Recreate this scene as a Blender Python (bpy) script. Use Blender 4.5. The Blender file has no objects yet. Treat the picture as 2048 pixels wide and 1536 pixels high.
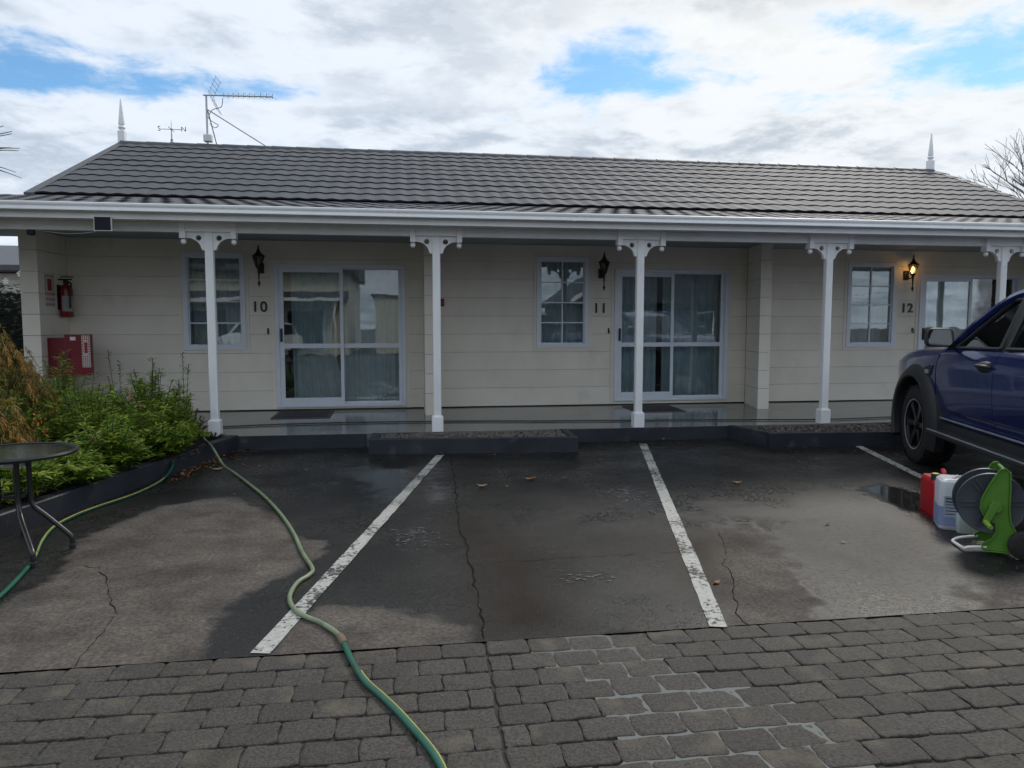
import bpy, math, random
import numpy as np
from mathutils import Vector, Matrix
random.seed(7); rng = np.random.default_rng(7)
PI = math.pi
# ---------------------------------------------------------------- camera, sky, sun, exposure
S = bpy.context.scene
COL = S.collection
YAW = math.atan(.149); PITCH = math.atan(118 / 1460.); CAMZ = 1.42; FPX = 1460.
cam = bpy.data.cameras.new('camera'); camo = bpy.data.objects.new('camera', cam); COL.objects.link(camo)
camo.location = (0, 0, CAMZ); camo.rotation_euler = (PI / 2 - PITCH, 0, -YAW)
cam.sensor_width = 36; cam.lens = FPX / 2048 * 36; cam.clip_end = 2000; cam.clip_start = .05
S.camera = camo
S.view_settings.view_transform = 'Standard'; S.view_settings.look = 'None'
S.view_settings.gamma = 1; S.view_settings.use_curve_mapping = False
S.view_settings.exposure = 1.35
S.cycles.max_bounces = 10; S.cycles.transparent_max_bounces = 16
S.cycles.sample_clamp_indirect = 6
SUN_EL, SUN_AZ = math.radians(42), math.radians(38)        # azimuth from +Y towards +X
sdir = Vector((math.cos(SUN_EL) * math.sin(SUN_AZ), math.cos(SUN_EL) * math.cos(SUN_AZ), math.sin(SUN_EL)))
sun = bpy.data.lights.new('sun', 'SUN'); suno = bpy.data.objects.new('sun', sun); COL.objects.link(suno)
sun.energy = .65; sun.angle = math.radians(14); sun.color = (1, .95, .87)
suno.rotation_euler = sdir.to_track_quat('Z', 'Y').to_euler(); suno.location = (10, 10, 20)


def make_world():
    w = bpy.data.worlds.new('World'); S.world = w; w.use_nodes = True
    nt = w.node_tree; N = nt.nodes; L = nt.links; N.clear()

    def nd(t, **k):
        n = N.new(t)
        for a, b in k.items(): setattr(n, a, b)
        return n

    def mth(op, a, b=None, c=None, clamp=False):
        n = nd('ShaderNodeMath', operation=op); n.use_clamp = clamp
        for i, v in enumerate((a, b, c)):
            if v is None: continue
            if isinstance(v, (int, float)): n.inputs[i].default_value = v
            else: L.new(v, n.inputs[i])
        return n.outputs[0]

    def noise(vec, sc, det, rough, dist=0., off=(0, 0, 0)):
        m = nd('ShaderNodeMapping'); m.inputs['Location'].default_value = off; L.new(vec, m.inputs[0])
        n = nd('ShaderNodeTexNoise'); n.inputs['Scale'].default_value = sc; n.inputs['Detail'].default_value = det
        n.inputs['Roughness'].default_value = rough; n.inputs['Distortion'].default_value = dist
        L.new(m.outputs[0], n.inputs['Vector']); return n.outputs[0]

    def ramp(v, a, b):
        n = nd('ShaderNodeMapRange', interpolation_type='SMOOTHSTEP'); n.inputs[1].default_value = a; n.inputs[2].default_value = b
        L.new(v, n.inputs[0]); return n.outputs[0]

    def mix(f, a, b):
        n = nd('ShaderNodeMix', data_type='RGBA')
        if isinstance(f, float): n.inputs[0].default_value = f
        else: L.new(f, n.inputs[0])
        for i, v in ((6, a), (7, b)):
            if isinstance(v, tuple): n.inputs[i].default_value = v + (1,)
            else: L.new(v, n.inputs[i])
        return n.outputs[2]
    out = nd('ShaderNodeOutputWorld'); bg = nd('ShaderNodeBackground'); L.new(bg.outputs[0], out.inputs[0])
    bg.inputs[1].default_value = .1
    sky = nd('ShaderNodeTexSky', sky_type='NISHITA'); sky.sun_disc = False
    sky.sun_elevation = SUN_EL; sky.sun_rotation = SUN_AZ; sky.ozone_density = 2.0; sky.air_density = 1.0; sky.dust_density = .3
    tc = nd('ShaderNodeTexCoord'); sep = nd('ShaderNodeSeparateXYZ'); L.new(tc.outputs['Generated'], sep.inputs[0])
    z = mth('MAXIMUM', sep.outputs[2], 0.0)
    inv = mth('DIVIDE', 1.0, mth('ADD', z, .13))
    P = nd('ShaderNodeCombineXYZ'); L.new(mth('MULTIPLY', sep.outputs[0], inv), P.inputs[0]); L.new(mth('MULTIPLY', sep.outputs[1], inv), P.inputs[1])
    # cloud cover on a layer overhead: broad banks, torn edges, wisps
    big = noise(P.outputs[0], 1.25, 4, .5, .1, (3.1, 1.7, 0))
    fine = noise(P.outputs[0], 4.6, 10, .64, .2, (7.3, 2.2, 1))
    dens = mth('ADD', mth('MULTIPLY', big, .52), mth('MULTIPLY', fine, .48))
    # openings in the cloud where blue shows (directions in the sky)
    for (px, py, sx, sy, amt) in GAPS:
        d = pix_dir(px, py); i_ = 1 / (max(d.z, 0) + .13); gx, gy = d.x * i_, d.y * i_
        dx = mth('DIVIDE', mth('SUBTRACT', mth('MULTIPLY', sep.outputs[0], inv), gx), sx)
        dy = mth('DIVIDE', mth('SUBTRACT', mth('MULTIPLY', sep.outputs[1], inv), gy), sy)
        r2 = mth('ADD', mth('MULTIPLY', dx, dx), mth('MULTIPLY', dy, dy))
        dens = mth('SUBTRACT', dens, mth('MULTIPLY', mth('EXPONENT', mth('MULTIPLY', r2, -1.0)), amt))
    mask = ramp(dens, .26, .43)
    shade = noise(P.outputs[0], 2.3, 9, .58, .15, (1.4, 5.2, 3))
    dot = nd('ShaderNodeVectorMath', operation='DOT_PRODUCT'); L.new(tc.outputs['Generated'], dot.inputs[0]); dot.inputs[1].default_value = sdir
    glow = mth('POWER', mth('MAXIMUM', dot.outputs['Value'], 0.0), 9.0)
    lit = mix(glow, (3.3, 3.6, 4.0), (4.4, 4.2, 3.75)); dark = mix(glow, (2.05, 2.4, 2.85), (2.75, 2.75, 2.7))
    thick = mth('MULTIPLY', ramp(shade, .42, .58), ramp(dens, .36, .54))
    cloud = mix(thick, lit, dark)
    cloud = mix(mth('MULTIPLY', ramp(mth('SUBTRACT', fine, mth('MULTIPLY', big, .3)), .33, .44), .35), cloud, lit)
    blue = nd('ShaderNodeVectorMath', operation='MULTIPLY'); L.new(sky.outputs[0], blue.inputs[0]); blue.inputs[1].default_value = (.36, .50, .56)
    haze = ramp(sep.outputs[2], .22, .0)
    base = mix(mth('MULTIPLY', haze, .6), blue.outputs[0], (3.8, 4.2, 4.7))
    col = mix(mask, base, cloud)
    L.new(col, bg.inputs[0])


def pix_dir(px, py):
    F0 = Vector((math.sin(YAW), math.cos(YAW), 0)); R = Vector((math.cos(YAW), -math.sin(YAW), 0)); Z = Vector((0, 0, 1))
    F = F0 * math.cos(PITCH) - Z * math.sin(PITCH); U = F0 * math.sin(PITCH) + Z * math.cos(PITCH)
    d = F + R * ((px - 1024) / FPX) - U * ((py - 768) / FPX)
    return d.normalized()


def G(px, py, z=0.):                                        # survey: a point of the photo on a level plane
    d = pix_dir(px, py); t = (z - CAMZ) / d.z
    return Vector((d.x * t, d.y * t, z))


def W(px, py, Y):                                           # survey: a point of the photo on an upright plane
    d = pix_dir(px, py); t = Y / d.y
    return Vector((d.x * t, Y, CAMZ + d.z * t))


GAPS = [(40, 100, .50, .18, .24), (170, 168, .7, .11, .22), (1200, 100, .17, .34, .13), (1280, 172, .26, .09, .12), (2030, 110, .28, .26, .21),
        (1700, 45, .26, .10, .12), (1880, 390, .5, .4, .06), (1640, 200, .25, .12, .10), (1960, 160, .3, .10, .10)]
make_world()

# ---------------------------------------------------------------- materials
def mat(name, col, rough=.6, var=.12, nscale=6., bump=0., bscale=60., metal=0., spec=.5, rand=0., col2=None, tint=None, coat=0., trans=None, streak=0., stretch=(1, 1, 1), stain=None):
    m = bpy.data.materials.new(name); m.use_nodes = True; nt = m.node_tree; N = nt.nodes; L = nt.links
    b = N['Principled BSDF']; b.inputs['Roughness'].default_value = rough; b.inputs['Metallic'].default_value = metal
    b.inputs['Specular IOR Level'].default_value = spec; b.inputs['Coat Weight'].default_value = coat; b.inputs['Coat Roughness'].default_value = .05
    tc = N.new('ShaderNodeTexCoord'); mp = N.new('ShaderNodeMapping'); mp.inputs['Scale'].default_value = stretch; L.new(tc.outputs['Object'], mp.inputs[0])
    n = N.new('ShaderNodeTexNoise'); n.inputs['Scale'].default_value = nscale; n.inputs['Detail'].default_value = 5; L.new(mp.outputs[0], n.inputs['Vector'])
    vec = mp.outputs[0]
    oi = N.new('ShaderNodeObjectInfo')
    if rand:
        ad = N.new('ShaderNodeVectorMath'); ad.operation = 'ADD'; cb = N.new('ShaderNodeVectorMath'); cb.operation = 'SCALE'
        L.new(oi.outputs['Location'], cb.inputs[0]); cb.inputs['Scale'].default_value = 3.7
        L.new(mp.outputs[0], ad.inputs[0]); L.new(cb.outputs[0], ad.inputs[1]); L.new(ad.outputs[0], n.inputs['Vector']); vec = ad.outputs[0]
    mx = N.new('ShaderNodeMix'); mx.data_type = 'RGBA'
    a = tuple(max(0, c * (1 - var)) for c in col); c2 = col2 if col2 else tuple(min(1, c * (1 + var)) for c in col)
    mx.inputs[6].default_value = a + (1,); mx.inputs[7].default_value = tuple(c2) + (1,)
    mr = N.new('ShaderNodeMapRange'); mr.inputs[1].default_value = .3; mr.inputs[2].default_value = .7; L.new(n.outputs[0], mr.inputs[0]); L.new(mr.outputs[0], mx.inputs[0])
    c = mx.outputs[2]
    if tint:                                                # per-leaf hue carried by the mesh
        at = N.new('ShaderNodeAttribute'); at.attribute_name = 'tint'
        cr = N.new('ShaderNodeValToRGB'); e = cr.color_ramp.elements
        e[0].position = 0; e[0].color = tint[0] + (1,); e[1].position = 1; e[1].color = tint[-1] + (1,)
        for i, t in enumerate(tint[1:-1]): q = cr.color_ramp.elements.new((i + 1) / (len(tint) - 1)); q.color = t + (1,)
        L.new(at.outputs['Fac'], cr.inputs[0]); c = cr.outputs[0]
    if rand:
        hv = N.new('ShaderNodeHueSaturation'); mr2 = N.new('ShaderNodeMapRange'); mr2.inputs[3].default_value = 1 - rand; mr2.inputs[4].default_value = 1 + rand
        L.new(oi.outputs['Random'], mr2.inputs[0]); L.new(mr2.outputs[0], hv.inputs['Value']); L.new(c, hv.inputs['Color']); c = hv.outputs[0]
    if stain:
        n3 = N.new('ShaderNodeTexNoise'); n3.inputs['Scale'].default_value = stain[1]; n3.inputs['Detail'].default_value = 7; L.new(vec, n3.inputs['Vector'])
        r3 = N.new('ShaderNodeMapRange'); r3.inputs[1].default_value = stain[2]; r3.inputs[2].default_value = stain[3]; L.new(n3.outputs[0], r3.inputs[0])
        m3 = N.new('ShaderNodeMix'); m3.data_type = 'RGBA'; L.new(r3.outputs[0], m3.inputs[0]); L.new(c, m3.inputs[6]); m3.inputs[7].default_value = stain[0] + (1,); c = m3.outputs[2]
    if streak:                                              # faint run marks and grime on painted boards
        mq = N.new('ShaderNodeMapping'); mq.inputs['Scale'].default_value = (1.6, 1.6, .9); L.new(vec, mq.inputs[0]); nq = N.new('ShaderNodeTexNoise'); nq.inputs['Scale'].default_value = 2.2; nq.inputs['Detail'].default_value = 8; L.new(mq.outputs[0], nq.inputs['Vector'])
        rq = N.new('ShaderNodeMapRange'); rq.inputs[1].default_value = .42; rq.inputs[2].default_value = .75; rq.inputs[3].default_value = 1; rq.inputs[4].default_value = 1 - streak; L.new(nq.outputs[0], rq.inputs[0])
        hq = N.new('ShaderNodeHueSaturation'); L.new(rq.outputs[0], hq.inputs['Value']); L.new(c, hq.inputs['Color']); c = hq.outputs[0]
    L.new(c, b.inputs['Base Color'])
    rr = N.new('ShaderNodeMapRange'); rr.inputs[3].default_value = max(.02, rough - .08); rr.inputs[4].default_value = min(1, rough + .08)
    L.new(n.outputs[0], rr.inputs[0]); L.new(rr.outputs[0], b.inputs['Roughness'])
    if bump:
        n2 = N.new('ShaderNodeTexNoise'); n2.inputs['Scale'].default_value = bscale; n2.inputs['Detail'].default_value = 6; L.new(vec, n2.inputs['Vector'])
        bp = N.new('ShaderNodeBump'); bp.inputs['Strength'].default_value = bump; bp.inputs['Distance'].default_value = .01
        L.new(n2.outputs[0], bp.inputs['Height']); L.new(bp.outputs[0], b.inputs['Normal'])
    if trans:
        tr = N.new('ShaderNodeBsdfTranslucent'); L.new(c, tr.inputs[0]); ms = N.new('ShaderNodeMixShader'); ms.inputs[0].default_value = trans
        L.new(b.outputs[0], ms.inputs[1]); L.new(tr.outputs[0], ms.inputs[2]); L.new(ms.outputs[0], N['Material Output'].inputs[0])
    return m


def glass_mat(name, tint, boost=1.0, rough=.0, ior=1.5):
    m = bpy.data.materials.new(name); m.use_nodes = True; nt = m.node_tree; N = nt.nodes; L = nt.links; N.clear()
    o = N.new('ShaderNodeOutputMaterial'); t = N.new('ShaderNodeBsdfTransparent'); t.inputs[0].default_value = tint + (1,)
    g = N.new('ShaderNodeBsdfGlossy'); g.inputs['Roughness'].default_value = rough; f = N.new('ShaderNodeFresnel'); f.inputs[0].default_value = ior
    tc = N.new('ShaderNodeTexCoord'); n = N.new('ShaderNodeTexNoise'); n.inputs['Scale'].default_value = 1.6; L.new(tc.outputs['Object'], n.inputs['Vector'])
    bp = N.new('ShaderNodeBump'); bp.inputs['Strength'].default_value = .02; bp.inputs['Distance'].default_value = .05; L.new(n.outputs[0], bp.inputs['Height']); L.new(bp.outputs[0], g.inputs['Normal'])
    mu = N.new('ShaderNodeMath'); mu.operation = 'MULTIPLY'; mu.use_clamp = True; mu.inputs[1].default_value = boost; L.new(f.outputs[0], mu.inputs[0])
    x = N.new('ShaderNodeMixShader'); L.new(mu.outputs[0], x.inputs[0]); L.new(t.outputs[0], x.inputs[1]); L.new(g.outputs[0], x.inputs[2]); L.new(x.outputs[0], o.inputs[0])
    return m


def emit_mat(name, col, s):
    m = bpy.data.materials.new(name); m.use_nodes = True; b = m.node_tree.nodes['Principled BSDF']
    b.inputs['Base Color'].default_value = col + (1,); b.inputs['Emission Color'].default_value = col + (1,); b.inputs['Emission Strength'].default_value = s
    return m


M = dict(
    white=mat('white_paint', (.86, .87, .88), .42, .04, 3, .05, 40),
    trim=mat('white_trim_aged', (.82, .83, .83), .5, .06, 4, .06, 30, stretch=(1, 1, 1)),
    board=mat('cream_board', (.80, .755, .665), .55, .06, 1.3, .06, 70, rand=.03, stain=((.67, .63, .55), 2.2, .62, .80), streak=.07),
    lining=mat('wall_lining', (.30, .28, .24), .9),
    frame=mat('aluminium_white', (.70, .75, .83), .35, .03, 5),
    glass=glass_mat('window_glass', (.88, .95, .97), 2.7),
    tile=mat('roof_tile_grey', (.066, .071, .083), .70, .12, 3, .15, 160, rand=.07, spec=.45, stain=((.095, .10, .11), 2.5, .58, .8)),
    ridge=mat('roof_ridge_grey', (.060, .064, .074), .5, .08, 5, .2, 150),
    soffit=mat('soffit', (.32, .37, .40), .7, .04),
    interior=mat('room_plaster', (.60, .58, .55), .9), carpet=mat('room_carpet', (.08, .075, .07), .95, .2, 30),
    curtain=mat('sheer_curtain', (.84, .88, .89), .9, .08, 8, trans=.35),
    blind=mat('roller_blind', (.85, .87, .87), .8, .04, 3, trans=.2),
    black=mat('black_iron', (.014, .013, .016), .45, .2, 12, .1, 80),
    num=mat('numeral_black', (.012, .012, .013), .35),
    navy=mat('kerb_paint_charcoal', (.030, .034, .044), .50, .22, 3.0, .25, 60, spec=.3, stain=((.075, .078, .083), 6, .60, .78)),
    kerbtop=mat('kerb_worn_top', (.055, .058, .066), .35, .3, 5, .3, 70),
    gravel=mat('gravel_stone', (.11, .095, .085), .55, .45, 9, .2, 90),
    soil=mat('bed_soil', (.028, .021, .016), .8, .4, 10, .8, 30),
    ground=mat('yard_ground', (.085, .08, .074), .85, .25, .6, .3, 20),
    paver=mat('paver_concrete', (.052, .046, .040), .68, .6, 85, .7, 150, rand=.18, spec=.38, stain=((.125, .105, .075), 5.0, .56, .80)),
    joint=mat('joint_sand', (.022, .019, .016), .8, .3, 14, .6, 40),
    crack=mat('crack_fill', (.013, .012, .011), .95, .2, spec=.05),
    hose1=mat('hose_pale_green', (.19, .24, .145), .45, .16, 5, stain=((.10, .10, .06), 9, .52, .78)), hose2=mat('hose_dark_green', (.012, .105, .068), .36, .2, 6, stain=((.05, .07, .045), 8, .58, .8)),
    hosed=mat('hose_wet_dark', (.012, .035, .032), .3, .15, 6), hosey=mat('hose_yellow_stripe', (.36, .35, .085), .35, .1), brass=mat('hose_coupling', (.20, .15, .09), .4, .2, 30, metal=.3),
    tabletop=None, tube=mat('black_tube', (.015, .016, .018), .33, .2, 8),
    red=mat('red_steel', (.17, .008, .018), .38, .12, 3), redx=mat('red_extinguisher', (.20, .014, .012), .3, .1, 4), sign=mat('sign_white', (.62, .58, .55), .5, .04),
    label=mat('label_white', (.70, .70, .70), .5, .05), dark=mat('dark_plastic', (.022, .023, .026), .4, .15, 8),
    signred=mat('sign_red', (.33, .03, .03), .5), solar=mat('solar_cell', (.010, .012, .022), .45, .2, 20, spec=.2), galv=mat('galvanised', (.42, .45, .47), .4, .12, 12, metal=.6),
    carblue=mat('car_paint_blue', (.012, .025, .140), .20, .05, 2, metal=.45, coat=1.0), carblack=mat('car_black_trim', (.018, .019, .021), .48, .15, 10, .08, 150),
    carglass=glass_mat('car_glass', (.72, .80, .78), 1.6), tyre=mat('tyre_rubber', (.014, .014, .014), .7, .25, 14, .3, 90), rim=mat('rim_dark', (.03, .031, .034), .3, .1, 5, metal=.7),
    chrome=mat('bright_metal', (.55, .57, .6), .15, .03, metal=1.), mirror=mat('mirror_glass', (.42, .44, .46), .02, .01, metal=1.), seat=mat('seat_cloth', (.03, .03, .033), .9),
    lamp=mat('headlamp', (.35, .37, .4), .12, .05, coat=1.), trans_white=mat('drum_plastic', (.70, .72, .76), .4, .06, 2, trans=.3), blueliq=mat('drum_blue_label', (.22, .28, .46), .35, .1, 5),
    canred=mat('can_red', (.42, .012, .020), .3, .08, 4), yellow=mat('cap_yellow', (.68, .60, .03), .4, .05), bottle=mat('bottle_plastic', (.58, .64, .60), .35, .05, trans=.3),
    reeld=mat('reel_grey', (.055, .062, .080), .45, .12, 6), green=mat('reel_green', (.085, .225, .026), .4, .10, 5), lime=mat('reel_lime', (.20, .36, .03), .4, .08), tubew=mat('white_tube', (.72, .72, .70), .3, .04),
    leafgreen=mat('leaf_green', (.05, .09, .02), .5, tint=[(.024, .065, .014), (.075, .18, .022), (.19, .31, .035), (.36, .38, .05)], trans=.35),
    leafdark=mat('leaf_dark', (.02, .035, .02), .5, tint=[(.012, .022, .014), (.020, .040, .022), (.035, .055, .030)], trans=.2),
    leaforange=mat('leaf_orange', (.2, .1, .03), .6, tint=[(.050, .090, .018), (.16, .165, .030), (.36, .20, .045), (.56, .25, .060)], trans=.35),
    stem=mat('stem', (.06, .05, .025), .7, .2, 20), bark=mat('bark', (.17, .145, .12), .85, .25, 12, .5, 40), petal=mat('petal_orange', (.55, .17, .03), .6, .25, 30, trans=.3),
    petalpink=mat('petal_peach', (.50, .25, .17), .6, .2, 30, trans=.3), flower=mat('petal_white', (.75, .75, .7), .6, .1, trans=.3), blade=mat('cordyline_blade', (.055, .075, .062), .45, .25, 5),
    dry=mat('dry_leaf', (.16, .075, .03), .7, .4, 18, tint=[(.055, .028, .014), (.16, .070, .025), (.30, .15, .055), (.40, .24, .11)]),
    matrub=mat('door_mat_rubber', (.012, .012, .016), .6, .2, 40, .5, 120), matedge=mat('door_mat_edge', (.09, .085, .08), .7),
    nwall=mat('neighbour_weatherboard', (.62, .60, .53), .6, .06, 2), nroof=mat('neighbour_roof', (.075, .08, .09), .6, .15, 6, .2, 60), nroofd=mat('slate_roof', (.035, .04, .048), .6, .15, 6, .2, 60),
    shed=mat('cream_cladding', (.62, .59, .47), .6, .06, 2), whitevan=mat('vehicle_white', (.70, .72, .74), .25, .03, coat=.6), silver=mat('vehicle_silver', (.32, .34, .37), .25, .05, metal=.5, coat=.8),
    white_line=None,
)


def tabletop_mat():
    m = mat('smoked_glass', (.018, .024, .018), .16, .3, 9, spec=.35); b = m.node_tree.nodes['Principled BSDF']; b.inputs['Alpha'].default_value = .72
    return m


M['tabletop'] = tabletop_mat()


def paint_mat():                                            # worn road paint: flakes gone where the noise is high
    m = mat('worn_line_paint', (.40, .40, .37), .6, .14, 30, .6, 120); nt = m.node_tree; N = nt.nodes; L = nt.links; b = N['Principled BSDF']
    tc = N.new('ShaderNodeTexCoord'); n = N.new('ShaderNodeTexNoise'); n.inputs['Scale'].default_value = 34; n.inputs['Detail'].default_value = 8; n.inputs['Roughness'].default_value = .68; L.new(tc.outputs['Object'], n.inputs['Vector'])
    n2 = N.new('ShaderNodeTexNoise'); n2.inputs['Scale'].default_value = 3.2; n2.inputs['Detail'].default_value = 3; L.new(tc.outputs['Object'], n2.inputs['Vector'])
    s = N.new('ShaderNodeMath'); s.operation = 'MULTIPLY_ADD'; L.new(n2.outputs[0], s.inputs[0]); s.inputs[1].default_value = .55; L.new(n.outputs[0], s.inputs[2])
    r = N.new('ShaderNodeMapRange'); r.inputs[1].default_value = .80; r.inputs[2].default_value = .86; L.new(s.outputs[0], r.inputs[0])
    old = b.inputs['Base Color'].links[0].from_socket
    x = N.new('ShaderNodeMix'); x.data_type = 'RGBA'; L.new(r.outputs[0], x.inputs[0]); L.new(old, x.inputs[6]); x.inputs[7].default_value = (.03, .029, .028, 1); L.new(x.outputs[2], b.inputs['Base Color'])
    return m


M['white_line'] = paint_mat()


def asphalt_mat():
    m = bpy.data.materials.new('wet_asphalt'); m.use_nodes = True; nt = m.node_tree; N = nt.nodes; L = nt.links; b = N['Principled BSDF']
    tc = N.new('ShaderNodeTexCoord')

    def nz(sc, det=5, r=.55):
        n = N.new('ShaderNodeTexNoise'); n.inputs['Scale'].default_value = sc; n.inputs['Detail'].default_value = det; n.inputs['Roughness'].default_value = r; L.new(tc.outputs['Object'], n.inputs['Vector']); return n.outputs[0]

    def mr(v, a, bb, c=0., d=1.):
        n = N.new('ShaderNodeMapRange'); n.interpolation_type = 'SMOOTHSTEP'
        for i, q in ((1, a), (2, bb), (3, c), (4, d)): n.inputs[i].default_value = q
        L.new(v, n.inputs[0]); return n.outputs[0]

    def mx(f, a, bb):
        n = N.new('ShaderNodeMix'); n.data_type = 'RGBA'; L.new(f, n.inputs[0])
        for i, v in ((6, a), (7, bb)):
            if isinstance(v, tuple): n.inputs[i].default_value = v + (1,)
            else: L.new(v, n.inputs[i])
        return n.outputs[2]

    def mf(f, a, bb):
        n = N.new('ShaderNodeMix'); n.data_type = 'FLOAT'; L.new(f, n.inputs[0])
        for i, v in ((2, a), (3, bb)):
            if isinstance(v, float): n.inputs[i].default_value = v
            else: L.new(v, n.inputs[i])
        return n.outputs[0]

    def op(o, a, bb):
        n = N.new('ShaderNodeMath'); n.operation = o; n.use_clamp = True
        for i, v in ((0, a), (1, bb)):
            if isinstance(v, float): n.inputs[i].default_value = v
            else: L.new(v, n.inputs[i])
        return n.outputs[0]

    def at(nm):
        n = N.new('ShaderNodeAttribute'); n.attribute_name = nm; return n.outputs['Fac']
    wet, pud, dirt, matt = at('wet'), at('puddle'), at('dirt'), at('matt')
    grain = nz(230, 3, .6); mid = nz(7, 7, .62); big = nz(1.3, 5); stone = nz(95, 3, .65)
    wetm = mr(op('ADD', wet, op('MULTIPLY', mr(mid, .3, .7), .22)), .42, .66)
    pudm = mr(op('ADD', pud, op('MULTIPLY', mr(mid, .35, .7), .22)), .35, .95)
    dryc = mx(mr(mid, .3, .7), (.062, .053, .046), (.092, .079, .068))
    dryc = mx(mr(stone, .40, .60), mx(mr(stone, .3, .45), (.045, .038, .033), dryc), dryc)
    dryc = mx(mr(grain, .62, .74), dryc, (.14, .13, .12))
    wetc = mx(mr(big, .35, .65), (.009, .009, .0095), (.018, .017, .016))
    wetc = mx(mr(stone, .52, .66), wetc, (.034, .032, .030))
    wetc = mx(dirt, wetc, (.013, .0075, .0045))
    c = mx(wetm, dryc, wetc); vm = N.new('ShaderNodeVectorMath'); vm.operation = 'SCALE'; L.new(c, vm.inputs[0])
    mul = N.new('ShaderNodeMath'); mul.operation = 'MULTIPLY'; L.new(mr(nz(46, 6, .7), .30, .70, .55, 1.5), mul.inputs[0]); L.new(mr(nz(1.9, 7, .62), .32, .66, .62, 1.3), mul.inputs[1]); L.new(mul.outputs[0], vm.inputs['Scale'])
    L.new(vm.outputs[0], b.inputs['Base Color'])
    rmot = nz(28, 6, .7)
    film = mr(op('ADD', op('MULTIPLY', big, .75), op('MULTIPLY', mid, .25)), .36, .64)
    wr = mf(film, .46, .17); wr = mf(mr(rmot, .48, .62), wr, .55); wr = mf(matt, wr, .55); r = mf(wetm, .85, wr); r = mf(pudm, r, .05); L.new(r, b.inputs['Roughness'])
    L.new(mf(pudm, mf(matt, .30, .12), .5), b.inputs['Specular IOR Level'])
    h = op('ADD', op('MULTIPLY', grain, .4), op('MULTIPLY', stone, .6))
    bp = N.new('ShaderNodeBump'); bp.inputs['Distance'].default_value = .004; L.new(h, bp.inputs['Height'])
    st = mf(wetm, .9, .7); st = mf(pudm, st, .0); L.new(st, bp.inputs['Strength'])
    L.new(bp.outputs[0], b.inputs['Normal'])
    return m


def slab_mat():
    m = mat('veranda_concrete', (.165, .165, .158), .11, .22, 1.6, .05, 60, spec=.6, stain=((.06, .06, .06), 3.0, .5, .66), stretch=(.5, 1.6, 1))
    return m


def water_mat():
    m = bpy.data.materials.new('puddle_water'); m.use_nodes = True; b = m.node_tree.nodes['Principled BSDF']
    b.inputs['Base Color'].default_value = (.16, .165, .157, 1); b.inputs['Roughness'].default_value = .07; b.inputs['IOR'].default_value = 1.33; b.inputs['Specular IOR Level'].default_value = .2
    return m


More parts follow.
